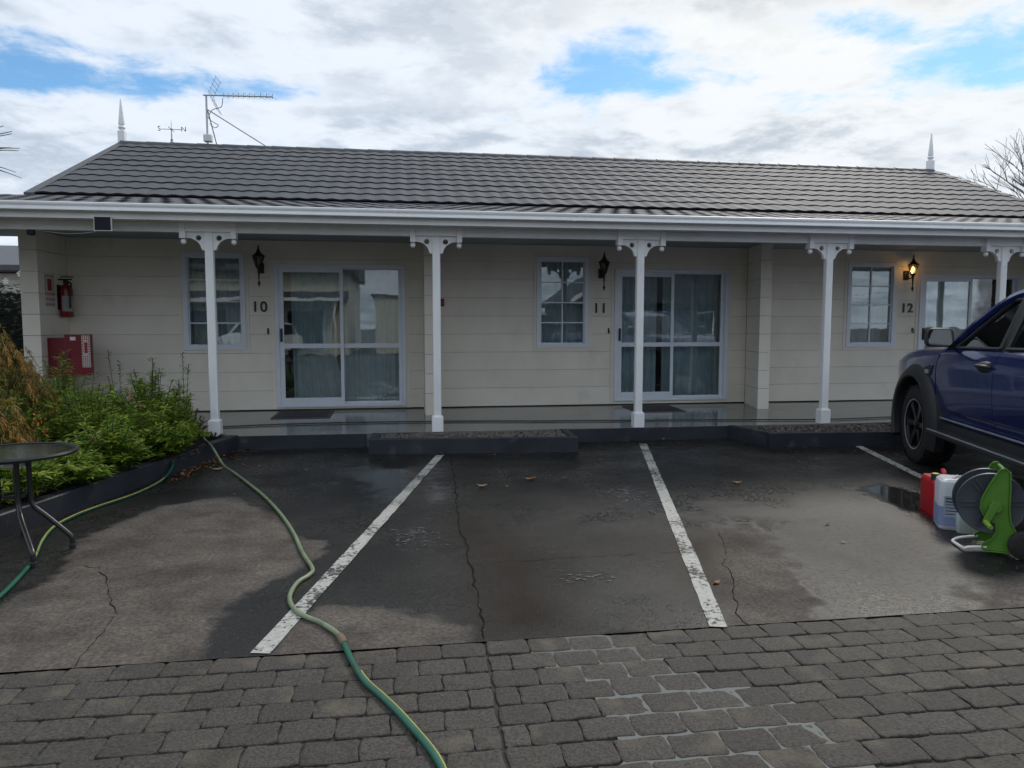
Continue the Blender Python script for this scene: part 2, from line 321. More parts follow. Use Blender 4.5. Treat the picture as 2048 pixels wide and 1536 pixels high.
# ---------------------------------------------------------------- mesh helpers
class MB:
    def __init__(s): s.v = []; s.f = []

    def add(s, vs, fs):
        o = len(s.v); s.v += [tuple(p) for p in vs]; s.f += [tuple(i + o for i in f) for f in fs]; return s

    def box(s, x0, x1, y0, y1, z0, z1):
        return s.add([(x0, y0, z0), (x1, y0, z0), (x1, y1, z0), (x0, y1, z0), (x0, y0, z1), (x1, y0, z1), (x1, y1, z1), (x0, y1, z1)],
                     [(0, 3, 2, 1), (4, 5, 6, 7), (0, 1, 5, 4), (1, 2, 6, 5), (2, 3, 7, 6), (3, 0, 4, 7)])

    def prism(s, poly, a, b, fn):                           # poly: 2D outline, fn(u,v,w)->xyz, from w=a to w=b
        n = len(poly); vs = [fn(u, v, a) for u, v in poly] + [fn(u, v, b) for u, v in poly]
        return s.add(vs, [tuple(range(n))[::-1], tuple(range(n, 2 * n))] + [(i, (i + 1) % n, n + (i + 1) % n, n + i) for i in range(n)])

    def loft(s, loops, cap=True, closed=True):
        n = len(loops[0]); vs = [p for l in loops for p in l]; fs = []
        for k in range(len(loops) - 1):
            for i in range(n if closed else n - 1):
                j = (i + 1) % n; fs.append((k * n + i, k * n + j, (k + 1) * n + j, (k + 1) * n + i))
        if cap: fs += [tuple(range(n))[::-1], tuple(range((len(loops) - 1) * n, len(loops) * n))]
        return s.add(vs, fs)

    def tube(s, path, r, seg=10, cap=True):
        path = [Vector(p) for p in path]; loops = []; up = Vector((0, 0, 1)); prev = None
        for i, p in enumerate(path):
            t = (path[min(i + 1, len(path) - 1)] - path[max(i - 1, 0)]).normalized()
            if prev is None:
                a = t.cross(up if abs(t.z) < .95 else Vector((1, 0, 0))).normalized()
            else:
                a = (prev - t * prev.dot(t)).normalized()
            prev = a; b = t.cross(a); rr = r[i] if isinstance(r, (list, tuple)) else r
            loops.append([p + (a * math.cos(q) + b * math.sin(q)) * rr for q in [2 * PI * k / seg for k in range(seg)]])
        return s.loft(loops, cap)

    def lathe(s, prof, c=(0, 0, 0), seg=16, axis='z', cap=True):       # prof: (r, h)
        loops = []
        for r, h in prof:
            l = []
            for k in range(seg):
                q = 2 * PI * k / seg; u, v = r * math.cos(q), r * math.sin(q)
                l.append({'z': (c[0] + u, c[1] + v, c[2] + h), 'y': (c[0] + u, c[1] + h, c[2] + v), 'x': (c[0] + h, c[1] + u, c[2] + v)}[axis])
            loops.append(l)
        return s.loft(loops, cap)

    def sphere(s, c, r, n=10):
        return s.lathe([(max(r * math.sin(PI * k / n), 1e-4), -r * math.cos(PI * k / n)) for k in range(n + 1)], c, 14)

    def build(s, name, m, parent=None, local=False, smooth=False, bevel=0., label=None):
        me = bpy.data.meshes.new(name); off = Vector((0, 0, 0))
        if parent is not None and not local:
            p = parent
            while p is not None: off += p.location; p = p.parent
        me.from_pydata([tuple(Vector(v) - off) for v in s.v], [], s.f); me.update()
        import bmesh
        bm = bmesh.new(); bm.from_mesh(me); bmesh.ops.recalc_face_normals(bm, faces=bm.faces); bm.to_mesh(me); bm.free()
        if smooth:
            me.polygons.foreach_set('use_smooth', [True] * len(me.polygons)); me.set_sharp_from_angle(angle=math.radians(smooth if smooth > 1 else 40))
        o = bpy.data.objects.new(name, me); COL.objects.link(o); me.materials.append(m)
        if parent is not None: o.parent = parent
        if bevel:
            bv = o.modifiers.new('bevel', 'BEVEL'); bv.width = bevel; bv.segments = 2; bv.limit_method = 'ANGLE'
        if label: o['label'] = label
        return o


def thing(name, label, cat, loc=(0, 0, 0), rotz=0, group=None):
    o = bpy.data.objects.new(name, None); COL.objects.link(o); o.empty_display_size = .2
    o.location = loc; o.rotation_euler = (0, 0, rotz); o['label'] = label; o['category'] = cat
    if group: o['group'] = group
    return o


def tag(o, label, cat, group=None):
    o['label'] = label; o['category'] = cat
    if group: o['group'] = group
    return o


def struct(o): o['kind'] = 'structure'; return o
def stuff(o): o['kind'] = 'stuff'; return o


def copy_of(o, parent, loc, rotz=None):
    c = o.copy(); COL.objects.link(c); c.parent = parent; c.location = loc
    if rotz is not None: c.rotation_euler = (0, 0, rotz)
    return c


def npmesh(name, V, F, m, parent=None, attrs=None, loc=(0, 0, 0), smooth=False):
    me = bpy.data.meshes.new(name); V = np.asarray(V, np.float32); F = np.asarray(F, np.int32); k = F.shape[1]
    me.vertices.add(len(V)); me.vertices.foreach_set('co', V.ravel()); me.loops.add(F.size); me.loops.foreach_set('vertex_index', F.ravel())
    me.polygons.add(len(F)); me.polygons.foreach_set('loop_start', np.arange(0, F.size, k, dtype=np.int32))
    if smooth: me.polygons.foreach_set('use_smooth', np.ones(len(F), bool))
    for nm, (dom, arr) in (attrs or {}).items():
        a = me.attributes.new(nm, 'FLOAT', dom); a.data.foreach_set('value', np.asarray(arr, np.float32))
    me.update(calc_edges=True); me.validate()
    o = bpy.data.objects.new(name, me); COL.objects.link(o); me.materials.append(m); o.location = loc
    if parent is not None: o.parent = parent
    return o


def catmull(pts, n=6):
    pts = [Vector(p) for p in pts]; out = []
    for i in range(len(pts) - 1):
        p0, p1, p2, p3 = pts[max(i - 1, 0)], pts[i], pts[i + 1], pts[min(i + 2, len(pts) - 1)]
        for k in range(n):
            t = k / n
            out.append(.5 * ((2 * p1) + (p2 - p0) * t + (2 * p0 - 5 * p1 + 4 * p2 - p3) * t * t + (3 * p1 - p0 - 3 * p2 + p3) * t ** 3))
    return out + [pts[-1]]


# ---------------------------------------------------------------- ground, asphalt, paving
g = MB().add([(-300, -300, -.06), (300, -300, -.06), (300, 300, -.06), (-300, 300, -.06)], [(0, 1, 2, 3)]).build('ground', M['ground']); struct(g)


def sdf_poly(px, py, poly):                                 # signed distance to a polygon, negative inside
    d = np.full(px.shape, 1e9); ins = np.zeros(px.shape, bool); n = len(poly)
    for i in range(n):
        ax, ay = poly[i]; bx, by = poly[(i + 1) % n]; ex, ey = bx - ax, by - ay; wx, wy = px - ax, py - ay
        t = np.clip((wx * ex + wy * ey) / (ex * ex + ey * ey + 1e-12), 0, 1)
        d = np.minimum(d, np.hypot(wx - ex * t, wy - ey * t))
        c = ((ay > py) != (by > py)) & (px < (bx - ax) * (py - ay) / (by - ay + 1e-12) + ax); ins ^= c
    return np.where(ins, -d, d)


def wob(x, y, s=0):                                         # cheap smooth noise for ragged edges
    r = np.zeros(x.shape); a = 1.
    rg = np.random.default_rng(40 + s)
    for o in range(5):
        for _ in range(3):
            th = rg.uniform(0, 2 * PI); f = 3.5 * 1.9 ** o; r += a * np.sin(f * (x * math.cos(th) + y * math.sin(th)) + rg.uniform(0, 6.28))
        a *= .55
    return r / 4


def gp(pts): return [tuple(G(*p)[:2]) for p in pts]


DRY = [gp([(-300, 1350), (-40, 1225), (110, 1150), (150, 1085), (330, 1010), (470, 990), (555, 1030), (600, 1080), (660, 1080), (640, 1110), (560, 1150), (470, 1200), (425, 1240), (405, 1290), (412, 1345), (0, 1380)]),
       gp([(590, 1240), (650, 1212), (740, 1213), (850, 1228), (945, 1250), (945, 1320), (560, 1330), (555, 1300)]),
       gp([(1432, 1060), (1500, 1045), (1550, 1080), (1590, 1130), (1625, 1220), (1640, 1260), (1485, 1270), (1470, 1190), (1438, 1110)]),
       gp([(1850, 1150), (2100, 1100), (2400, 1200), (1900, 1270)])]
PUD = [gp([(1715, 978), (1760, 966), (1850, 990), (1905, 1015), (1850, 1030), (1770, 1008)]), gp([(690, 960), (780, 905), (840, 925), (900, 1000), (760, 1005)]),
       gp([(1180, 1268), (1240, 1262), (1300, 1264), (1240, 1272)])]
DIRT = [gp([(915, 1040), (1000, 1070), (1110, 1110), (1130, 1250), (1000, 1265), (960, 1180)]), gp([(1330, 1080), (1450, 1060), (1480, 1200), (1430, 1210)]), gp([(1640, 1075), (1760, 1045), (1930, 1090), (1960, 1150), (1800, 1185), (1680, 1150)]), gp([(1060, 1060), (1300, 1050), (1390, 1110), (1180, 1130)]), gp([(640, 1110), (800, 1100), (900, 1180), (700, 1190)])]
xs = np.arange(-7, 10.01, .04); ys = np.arange(3.165, 8.72, .04); X, Y = np.meshgrid(xs, ys); nx, ny = len(xs), len(ys)
w = np.ones(X.shape)
for i, p in enumerate(DRY):
    d = sdf_poly(X, Y, p) + .05 * wob(X, Y, i); soft = .16 if i in (0, 1) else .30
    w = np.minimum(w, np.clip(.5 + d / (2 * soft), 0, 1) * (.88 if i < 3 else .6) + (.0 if i < 3 else .35))
pu = np.zeros(X.shape)
for i, p in enumerate(PUD): pu = np.maximum(pu, np.clip(.5 - (sdf_poly(X, Y, p) + .10 * wob(X, Y, 9 + i)) / (.22 if i != 1 else .9), 0, 1))
di = np.zeros(X.shape)
ma = np.zeros(X.shape)
for i, p in enumerate(DIRT[2:]): ma = np.maximum(ma, np.clip(.5 - (sdf_poly(X, Y, p) + .22 * wob(X, Y, 29 + i)) / .55, 0, 1))
for i, p in enumerate(DIRT[:2]): di = np.maximum(di, np.clip(.5 - (sdf_poly(X, Y, p) + .12 * wob(X, Y, 19 + i)) / .5, 0, 1))
Vv = np.stack([X.ravel(), Y.ravel(), np.zeros(X.size)], 1); idx = np.arange(nx * ny).reshape(ny, nx)
Ff = np.stack([idx[:-1, :-1].ravel(), idx[:-1, 1:].ravel(), idx[1:, 1:].ravel(), idx[1:, :-1].ravel()], 1)
asphalt = npmesh('asphalt', Vv, Ff, asphalt_mat(), attrs={'wet': ('POINT', w.ravel()), 'puddle': ('POINT', pu.ravel()), 'dirt': ('POINT', di.ravel()), 'matt': ('POINT', np.maximum(ma * .6, di).ravel())}); struct(asphalt)


def ribbon(name, pts, wid, m, z, parent=None, jag=0.):
    pts = [Vector((p[0], p[1], 0)) for p in pts]; V = []; F = []
    for i, p in enumerate(pts):
        t = (pts[min(i + 1, len(pts) - 1)] - pts[max(i - 1, 0)]).normalized(); nrm = Vector((-t.y, t.x, 0)); ww = wid * (1 + random.uniform(-jag, jag)) / 2
        V += [(p.x + nrm.x * ww, p.y + nrm.y * ww, z), (p.x - nrm.x * ww, p.y - nrm.y * ww, z)]
        if i: F.append((2 * i - 2, 2 * i - 1, 2 * i + 1, 2 * i))
    return MB().add(V, F).build(name, m, parent)


def jagged(pts, step, amp):
    out = []
    for a, b in zip(pts[:-1], pts[1:]):
        a = Vector(a); b = Vector(b); n = max(1, int((b - a).length / step)); t = (b - a).normalized(); nr = Vector((-t.y, t.x, 0)) if len(t) > 2 else Vector((-t.y, t.x))
        for k in range(n): out.append(a.lerp(b, k / n) + nr * random.uniform(-amp, amp))
    return out + [Vector(pts[-1])]


LINES = [((880, 911), (520, 1308)), ((1286, 888), (1437, 1255)), ((1712, 890), (2060, 1062))]
for a, b in LINES:
    a, b = G(*a), G(*b); n = 40; pts = [a.lerp(b, k / n) for k in range(n + 1)]
    struct(ribbon('parking_line', pts, .088, M['white_line'], .004, asphalt, .07))
for pts, wd in (([(903, 913), (912, 985), (915, 1040), (930, 1085), (945, 1150), (960, 1220), (968, 1279)], .016), ([(150, 1130), (195, 1137), (215, 1165), (222, 1200), (235, 1230)], .009), ([(195, 1137), (330, 1112), (430, 1105)], .006),
               ([(235, 1230), (205, 1265), (150, 1335)], .006), ([(1432, 1058), (1456, 1105), (1448, 1130), (1470, 1160), (1468, 1190), (1475, 1235), (1500, 1252)], .009),
               ([(1540, 895), (1640, 930), (1750, 965), (1850, 1000)], .010), ([(640, 990), (880, 985), (1010, 992)], .005), ([(1120, 895), (1210, 930), (1300, 1000)], .005), ([(985, 1125), (1250, 1110), (1410, 1100)], .007), ([(20, 1105), (200, 1080), (420, 1060), (560, 1075)], .005)):
    struct(ribbon('asphalt_crack', jagged([G(*p) for p in pts], .05, .013), wd * .42, M['crack'], .0025, asphalt, .8))

# soap suds left on the wet asphalt
sud = MB()
for cx_, cy_, n, sx, sy in ((1240, 985, 70, 50, 12), (840, 1085, 40, 60, 14), (1180, 1155, 30, 60, 9), (830, 1065, 34, 50, 8), (1400, 955, 16, 60, 7), (1250, 1000, 30, 30, 12)):
    for _ in range(n):
        p = G(cx_ + random.gauss(0, sx * .5), cy_ + random.gauss(0, sy * .5)); r = random.uniform(.002, .009)
        k = 6; a0 = random.random() * 6; st_ = random.uniform(1, 2.6)
        sud.add([(p.x + st_ * r * math.cos(a0 + q * 2 * PI / k), p.y + r * .8 * math.sin(a0 + q * 2 * PI / k), .003 + .002 * (q % 2)) for q in range(k)], [tuple(range(k))])
stuff(sud.build('soap_suds', mat('suds', (.11, .113, .116), .5, .2)))

gr = MB()
for _ in range(1500):
    p = G(random.uniform(-50, 2100), 900 + 420 * random.random() ** 1.3); r = random.uniform(.0015, .0045)
    if p.y > 8.5 or p.y < 3.2: continue
    a0 = random.random() * 3; gr.add([(p.x + r * math.cos(a0 + q * PI / 2), p.y + r * math.sin(a0 + q * PI / 2), .001) for q in range(4)] + [(p.x, p.y, .001 + r)], [(0, 1, 4), (1, 2, 4), (2, 3, 4), (3, 0, 4)])
stuff(gr.build('grit', mat('grit', (.14, .125, .11), .8, .5, 40)))

# paving: tumbled concrete setts in courses, each a piece
paving = MB().add([(-9, -9, -.009), (11, -9, -.009), (11, 3.17, -.009), (-9, 3.17, -.009)], [(0, 1, 2, 3)]).build('paving', M['joint']); struct(paving)


def paver_mesh(seed, lx=.1895, ly=.1330):
    rg = random.Random(seed); n = 7; out = []
    ph = [rg.uniform(0, 6) for _ in range(4)]

    def edge(t, k): return .0028 * math.sin(2 * PI * t + ph[k]) + rg.uniform(-.0014, .0014)
    pts = []
    for k, (a, b) in enumerate((((-1, -1), (1, -1)), ((1, -1), (1, 1)), ((1, 1), (-1, 1)), ((-1, 1), (-1, -1)))):
        m_ = n if k % 2 == 0 else 5
        for i in range(m_):
            t = (i + .35) / (m_ - .3); u = a[0] + (b[0] - a[0]) * t; v = a[1] + (b[1] - a[1]) * t
            x, y = u * lx / 2, v * ly / 2; e = edge(t, k)
            if k % 2 == 0: y += e
            else: x += e
            pts.append((x, y))
    mb = MB(); L_ = []
    for sc, z in ((1.0, -.03), (1.0, -.006), (.988, -.0024), (.962, -.0006), (.80, .0003)): L_.append([(x * (1 - (1 - sc) * .8), y * (1 - (1 - sc) * 1.1), z + (rg.uniform(-.0006, .0006) if z > -.02 else 0)) for x, y in pts])
    return mb.loft(L_)


protos = [paver_mesh(s).build('paver', M['paver'], paving, True, 50) for s in range(6)]
used = [False] * 6
rest = MB(); pitch = .1385; count = 0
for row in range(0, 42):
    yc = 3.165 - .004 - pitch * (row + .5)
    for side in (-1, 1):
        x = .345 + side * .004 - (.0045 * row)
        lx = .192 if side < 0 else .186
        x += side * (.0 if row % 2 == 0 else lx * .5)
        if row % 2 and True:                                # half sett against the seam
            xc = x - side * lx * .25
            hb = paver_mesh(100 + row + side, lx * .5 - .005, .132); o = hb.build('paver', M['paver'], paving, True, 50) if row < 8 else None
            if o: o.location = (xc, yc, random.uniform(-.002, .001)); count += 1
        k = 0
        while (x > -5.5) if side < 0 else (x < 6.5):
            xc = x + side * lx / 2; x += side * lx
            vis = abs(xc - .15 * yc) < .80 * yc + .25 and row < 9
            if vis and count < 296:
                j = random.randrange(6); z = random.uniform(-.0025, .0015)
                yy = yc + .006 * math.sin(xc * 5 + row) + random.uniform(-.002, .002)
                tilt = (random.uniform(-.010, .010), random.uniform(-.008, .008), random.uniform(-.012, .012))
                if used[j]: c = copy_of(protos[j], paving, (xc, yy, z))
                else: c = protos[j]; c.location = (xc, yy, z); used[j] = True
                c.rotation_euler = tilt; c.scale = (lx / .192, random.uniform(.98, 1.01), 1); count += 1
            else:
                rest.box(xc - lx / 2 + .002, xc + lx / 2 - .002, yc - .066, yc + .066, -.03, random.uniform(-.002, .002))
stuff(rest.build('paver_field', M['paver'], paving))
# rain water lying in the dip of the paving
wp = [G(*p) for p in [(1060, 1285), (1180, 1268), (1330, 1290), (1330, 1330), (1430, 1350), (1560, 1390), (1640, 1450), (1760, 1540), (1700, 1640), (1180, 1640), (1250, 1500), (1200, 1400), (1150, 1350), (1060, 1320)]]
cxy = sum(wp, Vector()) / len(wp); wpp = []
for p in catmull(wp + [wp[0]], 5): wpp.append((p.x + .02 * math.sin(p.x * 40), p.y + .02 * math.sin(p.y * 50), -.0027))
n = len(wpp) - 1; struct(MB().add(wpp[:-1], [tuple(range(n))]).build('puddle', water_mat()))

# ---------------------------------------------------------------- veranda floor, kerbs, planters, bed
SL0, SL1 = .16, .205
vf = MB(); vf.prism([(8.6, -.02), (8.6, SL0), (10.86, SL1), (10.86, -.02)], -5.6, 12.5, lambda u, v, w_: (w_, u, v))
struct(vf.build('veranda_floor', slab_mat()))
ke = MB(); ke.box(-1.92, -.43, 8.585, 8.598, -.02, SL0 - .003); ke.box(1.95, 4.02, 8.585, 8.598, -.02, SL0 - .003)
struct(ke.build('veranda_kerb', M['navy']))


def pebbles(name, poly, zc, n, parent, r0=.008, r1=.022):
    mb = MB(); xs_ = [p[0] for p in poly]; ys_ = [p[1] for p in poly]; c = 0
    for _ in range(n * 4):
        if c >= n: break
        x, y = random.uniform(min(xs_), max(xs_)), random.uniform(min(ys_), max(ys_))
        if sdf_poly(np.array([x]), np.array([y]), poly)[0] > -.012: continue
        c += 1; r = random.uniform(r0, r1); q = [Vector((random.uniform(.6, 1.2) * a, random.uniform(.6, 1.2) * b, random.uniform(.5, .9) * d)) * r for a, b, d in ((1, 0, 0), (0, 1, 0), (-1, 0, 0), (0, -1, 0), (0, 0, 1), (0, 0, -1))]
        a = random.uniform(0, 6.3); R_ = Matrix.Rotation(a, 3, 'Z') @ Matrix.Rotation(random.uniform(-.5, .5), 3, 'X'); o = Vector((x, y, zc + r * .3))
        mb.add([o + R_ @ v for v in q], [(0, 1, 4), (1, 2, 4), (2, 3, 4), (3, 0, 4), (1, 0, 5), (2, 1, 5), (3, 2, 5), (0, 3, 5)])
    return stuff(mb.build(name, M['gravel'], parent))


def planter(label, fl, fr, bl, br, close_r=True):
    h, t = .168, .085; c = (fl[0], fl[1], 0); root = thing('kerb_planter', label, 'planter', c, 0, 'gravel planters along the veranda')
    mb = MB()

    def wall(a, b, inward):
        a = Vector((a[0], a[1], 0)); b = Vector((b[0], b[1], 0)); iw = Vector((inward[0], inward[1], 0)).normalized() * t
        L1 = [a, b, b + iw, a + iw]; mb.loft([[(p.x, p.y, -.02) for p in L1], [(p.x, p.y, h) for p in L1]])
    d = Vector((fr[0] - fl[0], fr[1] - fl[1])).normalized(); nrm = Vector((-d.y, d.x))
    wall(fl, fr, nrm); mb.build('front_wall', M['navy'], root, bevel=.006); mb = MB()
    e = Vector((bl[0] - fl[0], bl[1] - fl[1])).normalized()
    fl2 = (fl[0] + nrm.x * (t + .002), fl[1] + nrm.y * (t + .002)); fr2 = (fr[0] + nrm.x * (t + .002), fr[1] + nrm.y * (t + .002))
    wall(fl2, bl, (e.y, -e.x)); mb.build('end_wall', M['navy'], root, bevel=.006)
    if close_r:
        mb = MB(); wall(br, fr2, (-(br[1] - fr2[1]), br[0] - fr2[0]) if False else (-1, 0)); mb.build('end_wall', M['navy'], root, bevel=.006)
    poly = [(fl2[0] + t, fl2[1]), (fr2[0] - t, fr2[1]), (br[0] - t, br[1]), (bl[0] + t, bl[1])]
    zf = .145; MB().add([(p[0], p[1], zf) for p in poly], [(0, 1, 2, 3)]).build('soil', M['soil'], root)
    pebbles('gravel', poly, zf, 1500, root)
    return root


planter('charcoal kerb planter of gravel in front of the second veranda post', (-.39, 8.10), (1.93, 7.90), (-.37, 8.58), (1.95, 8.58))
planter('charcoal gravel planter running behind the blue ute front wheel', (4.20, 7.86), (7.6, 7.62), (4.02, 8.58), (7.7, 8.58), False)

# raised garden bed at the left
KB = [G(490, 889), G(355, 946), G(254, 984), G(162, 1020), G(0, 1081)]
KB = [Vector((-1.86, 8.60, 0))] + [Vector((p.x, p.y, 0)) for p in KB[1:]] + [Vector((-3.05, 3.9, 0)), Vector((-3.4, 2.9, 0))]
kl = []
for i, p in enumerate(KB):
    t = (KB[min(i + 1, len(KB) - 1)] - KB[max(i - 1, 0)]).normalized(); nr = Vector((t.y, -t.x, 0)); nr = nr if nr.x < 0 else -nr
    q = p + nr * .11; kl.append([(p.x, p.y, -.03), (p.x + nr.x * .004, p.y + nr.y * .004, .160), (p.x + nr.x * .012, p.y + nr.y * .012, .170), (q.x, q.y, .170), (q.x, q.y, -.03)])
bed = thing('garden_kerb', 'low charcoal painted concrete kerb curving along the leafy garden bed', 'kerb', KB[3])
MB().loft(kl).build('kerb_wall', M['navy'], bed)
bx = [(p.x, p.y) for p in KB]
so = MB(); sp_ = [(p.x - .06, p.y, .13) for p in KB] + [(-9, 2.9, .13), (-9, 9.98, .13), (-4.75, 9.98, .13), (-4.4, 9.98, .13), (-4.4, 8.72, .145), (-2.3, 8.72, .145)]
so.add(sp_, [tuple(range(len(sp_)))]); struct(so.build('garden_soil', M['soil']))
# ---------------------------------------------------------------- the motel building
YW = 10.75; X0, X1 = -4.49, 12.0
B = thing('motel_building', 'cream weatherboard motel block with grey tiled roof and white posted veranda', 'building', (0, YW, 0))
OPEN = [(-3.009, -2.181, 1.071, 2.423), (-1.783, .041, .245, 2.278), (1.97, 2.762, 1.08, 2.43), (3.165, 4.985, .262, 2.262), (6.975, 7.82, 1.068, 2.412), (8.235, 10.06, .262, 2.235)]


def cut_rects(x0, x1, z0, z1, holes):
    hs = [h for h in holes if h[0] < x1 and h[1] > x0 and h[2] < z1 and h[3] > z0]
    xs_ = sorted({x0, x1} | {min(max(v, x0), x1) for h in hs for v in h[:2]}); out = []
    for a, b in zip(xs_[:-1], xs_[1:]):
        segs = [(z0, z1)]
        for h in hs:
            if h[0] <= a + 1e-6 and h[1] >= b - 1e-6:
                ns = []
                for s, e in segs:
                    if h[2] > s: ns.append((s, min(e, h[2])))
                    if h[3] < e: ns.append((max(s, h[3]), e))
                segs = [q for q in ns if q[1] - q[0] > .004]
        for q in segs:
            if out and out[-1][2:] == q and abs(out[-1][1] - a) < 1e-6: out[-1] = (out[-1][0], b) + q
            else: out.append((a, b) + q)
    return out


wl = MB()
for r in cut_rects(X0, X1, .21, 2.60, OPEN): wl.box(r[0], r[1], YW + .022, YW + .11, r[2], r[3])
wall = wl.build('wall', M['lining'], B)
PB = .2665; ZB = .219
for k in range(9):
    za, zb = ZB + k * PB, min(ZB + (k + 1) * PB, 2.60)
    for (a, b, c, d) in cut_rects(X0, X1, za, zb, OPEN):
        if d - c < .012: continue
        MB().box(a, b, YW, YW + .022, c + (.004 if abs(c - za) < 1e-6 and k else 0), d).build('weatherboard', M['board'], wall)
# building shell behind: side and back walls, room partitions, ceilings
sh = MB(); sh.box(X0 - .2, X0 - .02, YW + .7, 17.5, 0, 2.62); sh.box(X0 - .2, X1, 17.3, 17.5, 0, 3.1); sh.box(X1, X1 + .15, YW + .02, 17.5, 0, 3.1); sh.build('side_wall', M['board'], B)
rm = MB()
for x in (.27, 5.2): rm.box(x - .05, x + .05, YW + .115, 14.5, .2, 2.58)
rm.box(X0, X1, 14.5, 14.6, .2, 2.58); rm.build('partition', M['interior'], B)
MB().box(X0, X1, YW + .115, 14.5, .15, .2).build('room_floor', M['carpet'], B)
MB().box(X0 - .2, X1, YW + .115, 14.6, 2.582, 2.61).build('room_ceiling', M['interior'], B)


def wing(pts, boards_front, nz=9):                           # short boarded wing wall from plan outline
    c = MB(); ins = .018
    cx_ = sum(p[0] for p in pts) / len(pts); cy_ = sum(p[1] for p in pts) / len(pts)
    core = [(cx_ + (p[0] - cx_) * .80, cy_ + (p[1] - cy_) * .96) for p in pts]
    c.loft([[(p[0], p[1], .17) for p in core], [(p[0], p[1], 2.60) for p in core]]); o = c.build('wing_wall', M['lining'], B)
    for k in range(nz):
        za, zb = (.185 if k == 0 else ZB + k * PB + .006), min(ZB + (k + 1) * PB, 2.598)
        MB().loft([[(p[0], p[1], za) for p in pts], [(p[0], p[1], zb) for p in pts]]).build('weatherboard', M['board'], o)


wing([(.292, 10.0), (.452, 10.0), (.452, YW - .002), (.292, YW - .002)], 1)
wing([(5.145, 10.03), (5.318, 10.03), (5.318, YW - .002), (5.285, YW - .002)], 1)
wing([(-4.70, 9.95), (-4.495, 9.95), (-4.495, YW + .6), (-4.70, YW + .6)], 1)
wing([(10.3, 10.0), (10.46, 10.0), (10.46, YW - .002), (10.3, YW - .002)], 1)
# veranda ceiling, beam, fascia, gutter
MB().box(-7.2, 12.4, 8.70, YW + .02, 2.602, 2.62).build('veranda_ceiling', M['soffit'], B)
MB().box(-7.2, 12.4, 8.62, 8.70, 2.445, 2.60).build('veranda_beam', M['trim'], B)
MB().box(-7.2, 12.4, 8.36, 8.615, 2.545, 2.56).build('soffit', M['trim'], B)
MB().box(-7.2, 12.4, 8.335, 8.358, 2.535, 2.62).build('fascia', M['trim'], B)
gpf = [(8.33, 2.60), (8.255, 2.600), (8.243, 2.607), (8.243, 2.618), (8.252, 2.622), (8.256, 2.645), (8.243, 2.658), (8.238, 2.668), (8.240, 2.685), (8.250, 2.690), (8.258, 2.684), (8.258, 2.665), (8.27, 2.62), (8.318, 2.62), (8.33, 2.68)]
gx = [-7.25, -3.1, 1.95, 6.9, 12.4]
for a, b in zip(gx[:-1], gx[1:]): MB().prism(gpf, a + .0015, b - .0015, lambda u, v, w_: (w_, u, v)).build('gutter', M['white'], B, smooth=50)
jb = MB()
for x in (1.95, 6.9):
    jb.prism([(u - .003 if u < 8.3 else u, v - .003 if v < 2.61 else v) for u, v in gpf[:9]] + [(8.33, 2.66)], x - .02, x + .02, lambda u, v, w_: (w_, u, v))
jb.build('gutter_joint', M['white'], B)


# roof: pressed metal tiles in courses on main and veranda slopes
YB, ZBk, YR, ZR = 10.60, 3.15, 14.0, 4.61                    # break line and ridge
XL, XR = -4.84, 10.85
rf = MB()
rf.add([(XL, YB, ZBk - .02), (XR, YB, ZBk - .02), (XR, YR, ZR - .02), (XL, YR, ZR - .02), (XL, 17.4, ZBk - .02), (XR, 17.4, ZBk - .02)], [(0, 1, 2, 3), (3, 2, 5, 4)])
rf.add([(XL + .03, YB, ZBk - .03), (XL + .03, YR, ZR - .03), (XL + .03, 17.4, ZBk - .03), (XR - .03, YB, ZBk - .03), (XR - .03, YR, ZR - .03), (XR - .03, 17.4, ZBk - .03)], [(0, 1, 2), (3, 5, 4)])
rf.add([(-7.3, 8.27, 2.665), (12.5, 8.27, 2.665), (12.5, YB + .15, ZBk - .02), (-7.3, YB + .15, ZBk - .02)], [(0, 1, 2, 3)])
roof = rf.build('roof', M['ridge'], B)
WV = .232


def tile_mesh(nw, length, lip, h):
    n = nw * 8; V = []; F = []
    for i in range(n + 1):
        x = i * WV / 8; u = (i % 8) / 8; c = h * (.5 - .5 * math.cos(2 * PI * u))
        V += [(x, length, c * .9 + .002), (x, 0, c + lip), (x, .016, c * .6 - .004)]
    for i in range(n):
        a = 3 * i; F += [(a, a + 1, a + 4, a + 3), (a + 1, a + 2, a + 5, a + 4)]
    return V, F


def tile_slope(x0, x1, y0, z0, y1, z1, courses, nw, lip, h, name='roof_tile'):
    ln = math.hypot(y1 - y0, z1 - z0); ang = math.atan2(z1 - z0, y1 - y0); cl = ln / courses; pw = nw * WV
    V, F = tile_mesh(nw, cl * 1.04, lip, h); proto = None
    for r in range(courses):
        yy = y0 + math.cos(ang) * cl * r; zz = z0 + math.sin(ang) * cl * r; x = x0 - (.5 * pw if r % 2 else 0)
        while x < x1 - .01:
            a = max(x, x0); b = min(x + pw, x1)
            if b - a > .05:
                if b - a < pw - .01:
                    k0 = int(round((a - x) / WV)); k1 = int(math.ceil((b - x) / WV - .01)); mV, mF = tile_mesh(max(1, k1 - k0), cl * 1.04, lip, h)
                    o = MB().add(mV, mF).build(name, M['tile'], roof, True, 60)
                    px = x + k0 * WV
                else:
                    if proto is None: proto = MB().add(V, F).build(name, M['tile'], roof, True, 60); o = proto
                    else: o = copy_of(proto, roof, (0, 0, 0))
                    px = x
                o.location = (px + random.uniform(-.003, .003), yy - YW, zz + random.uniform(-.002, .002)); o.rotation_euler = (ang, 0, 0)
            x += pw


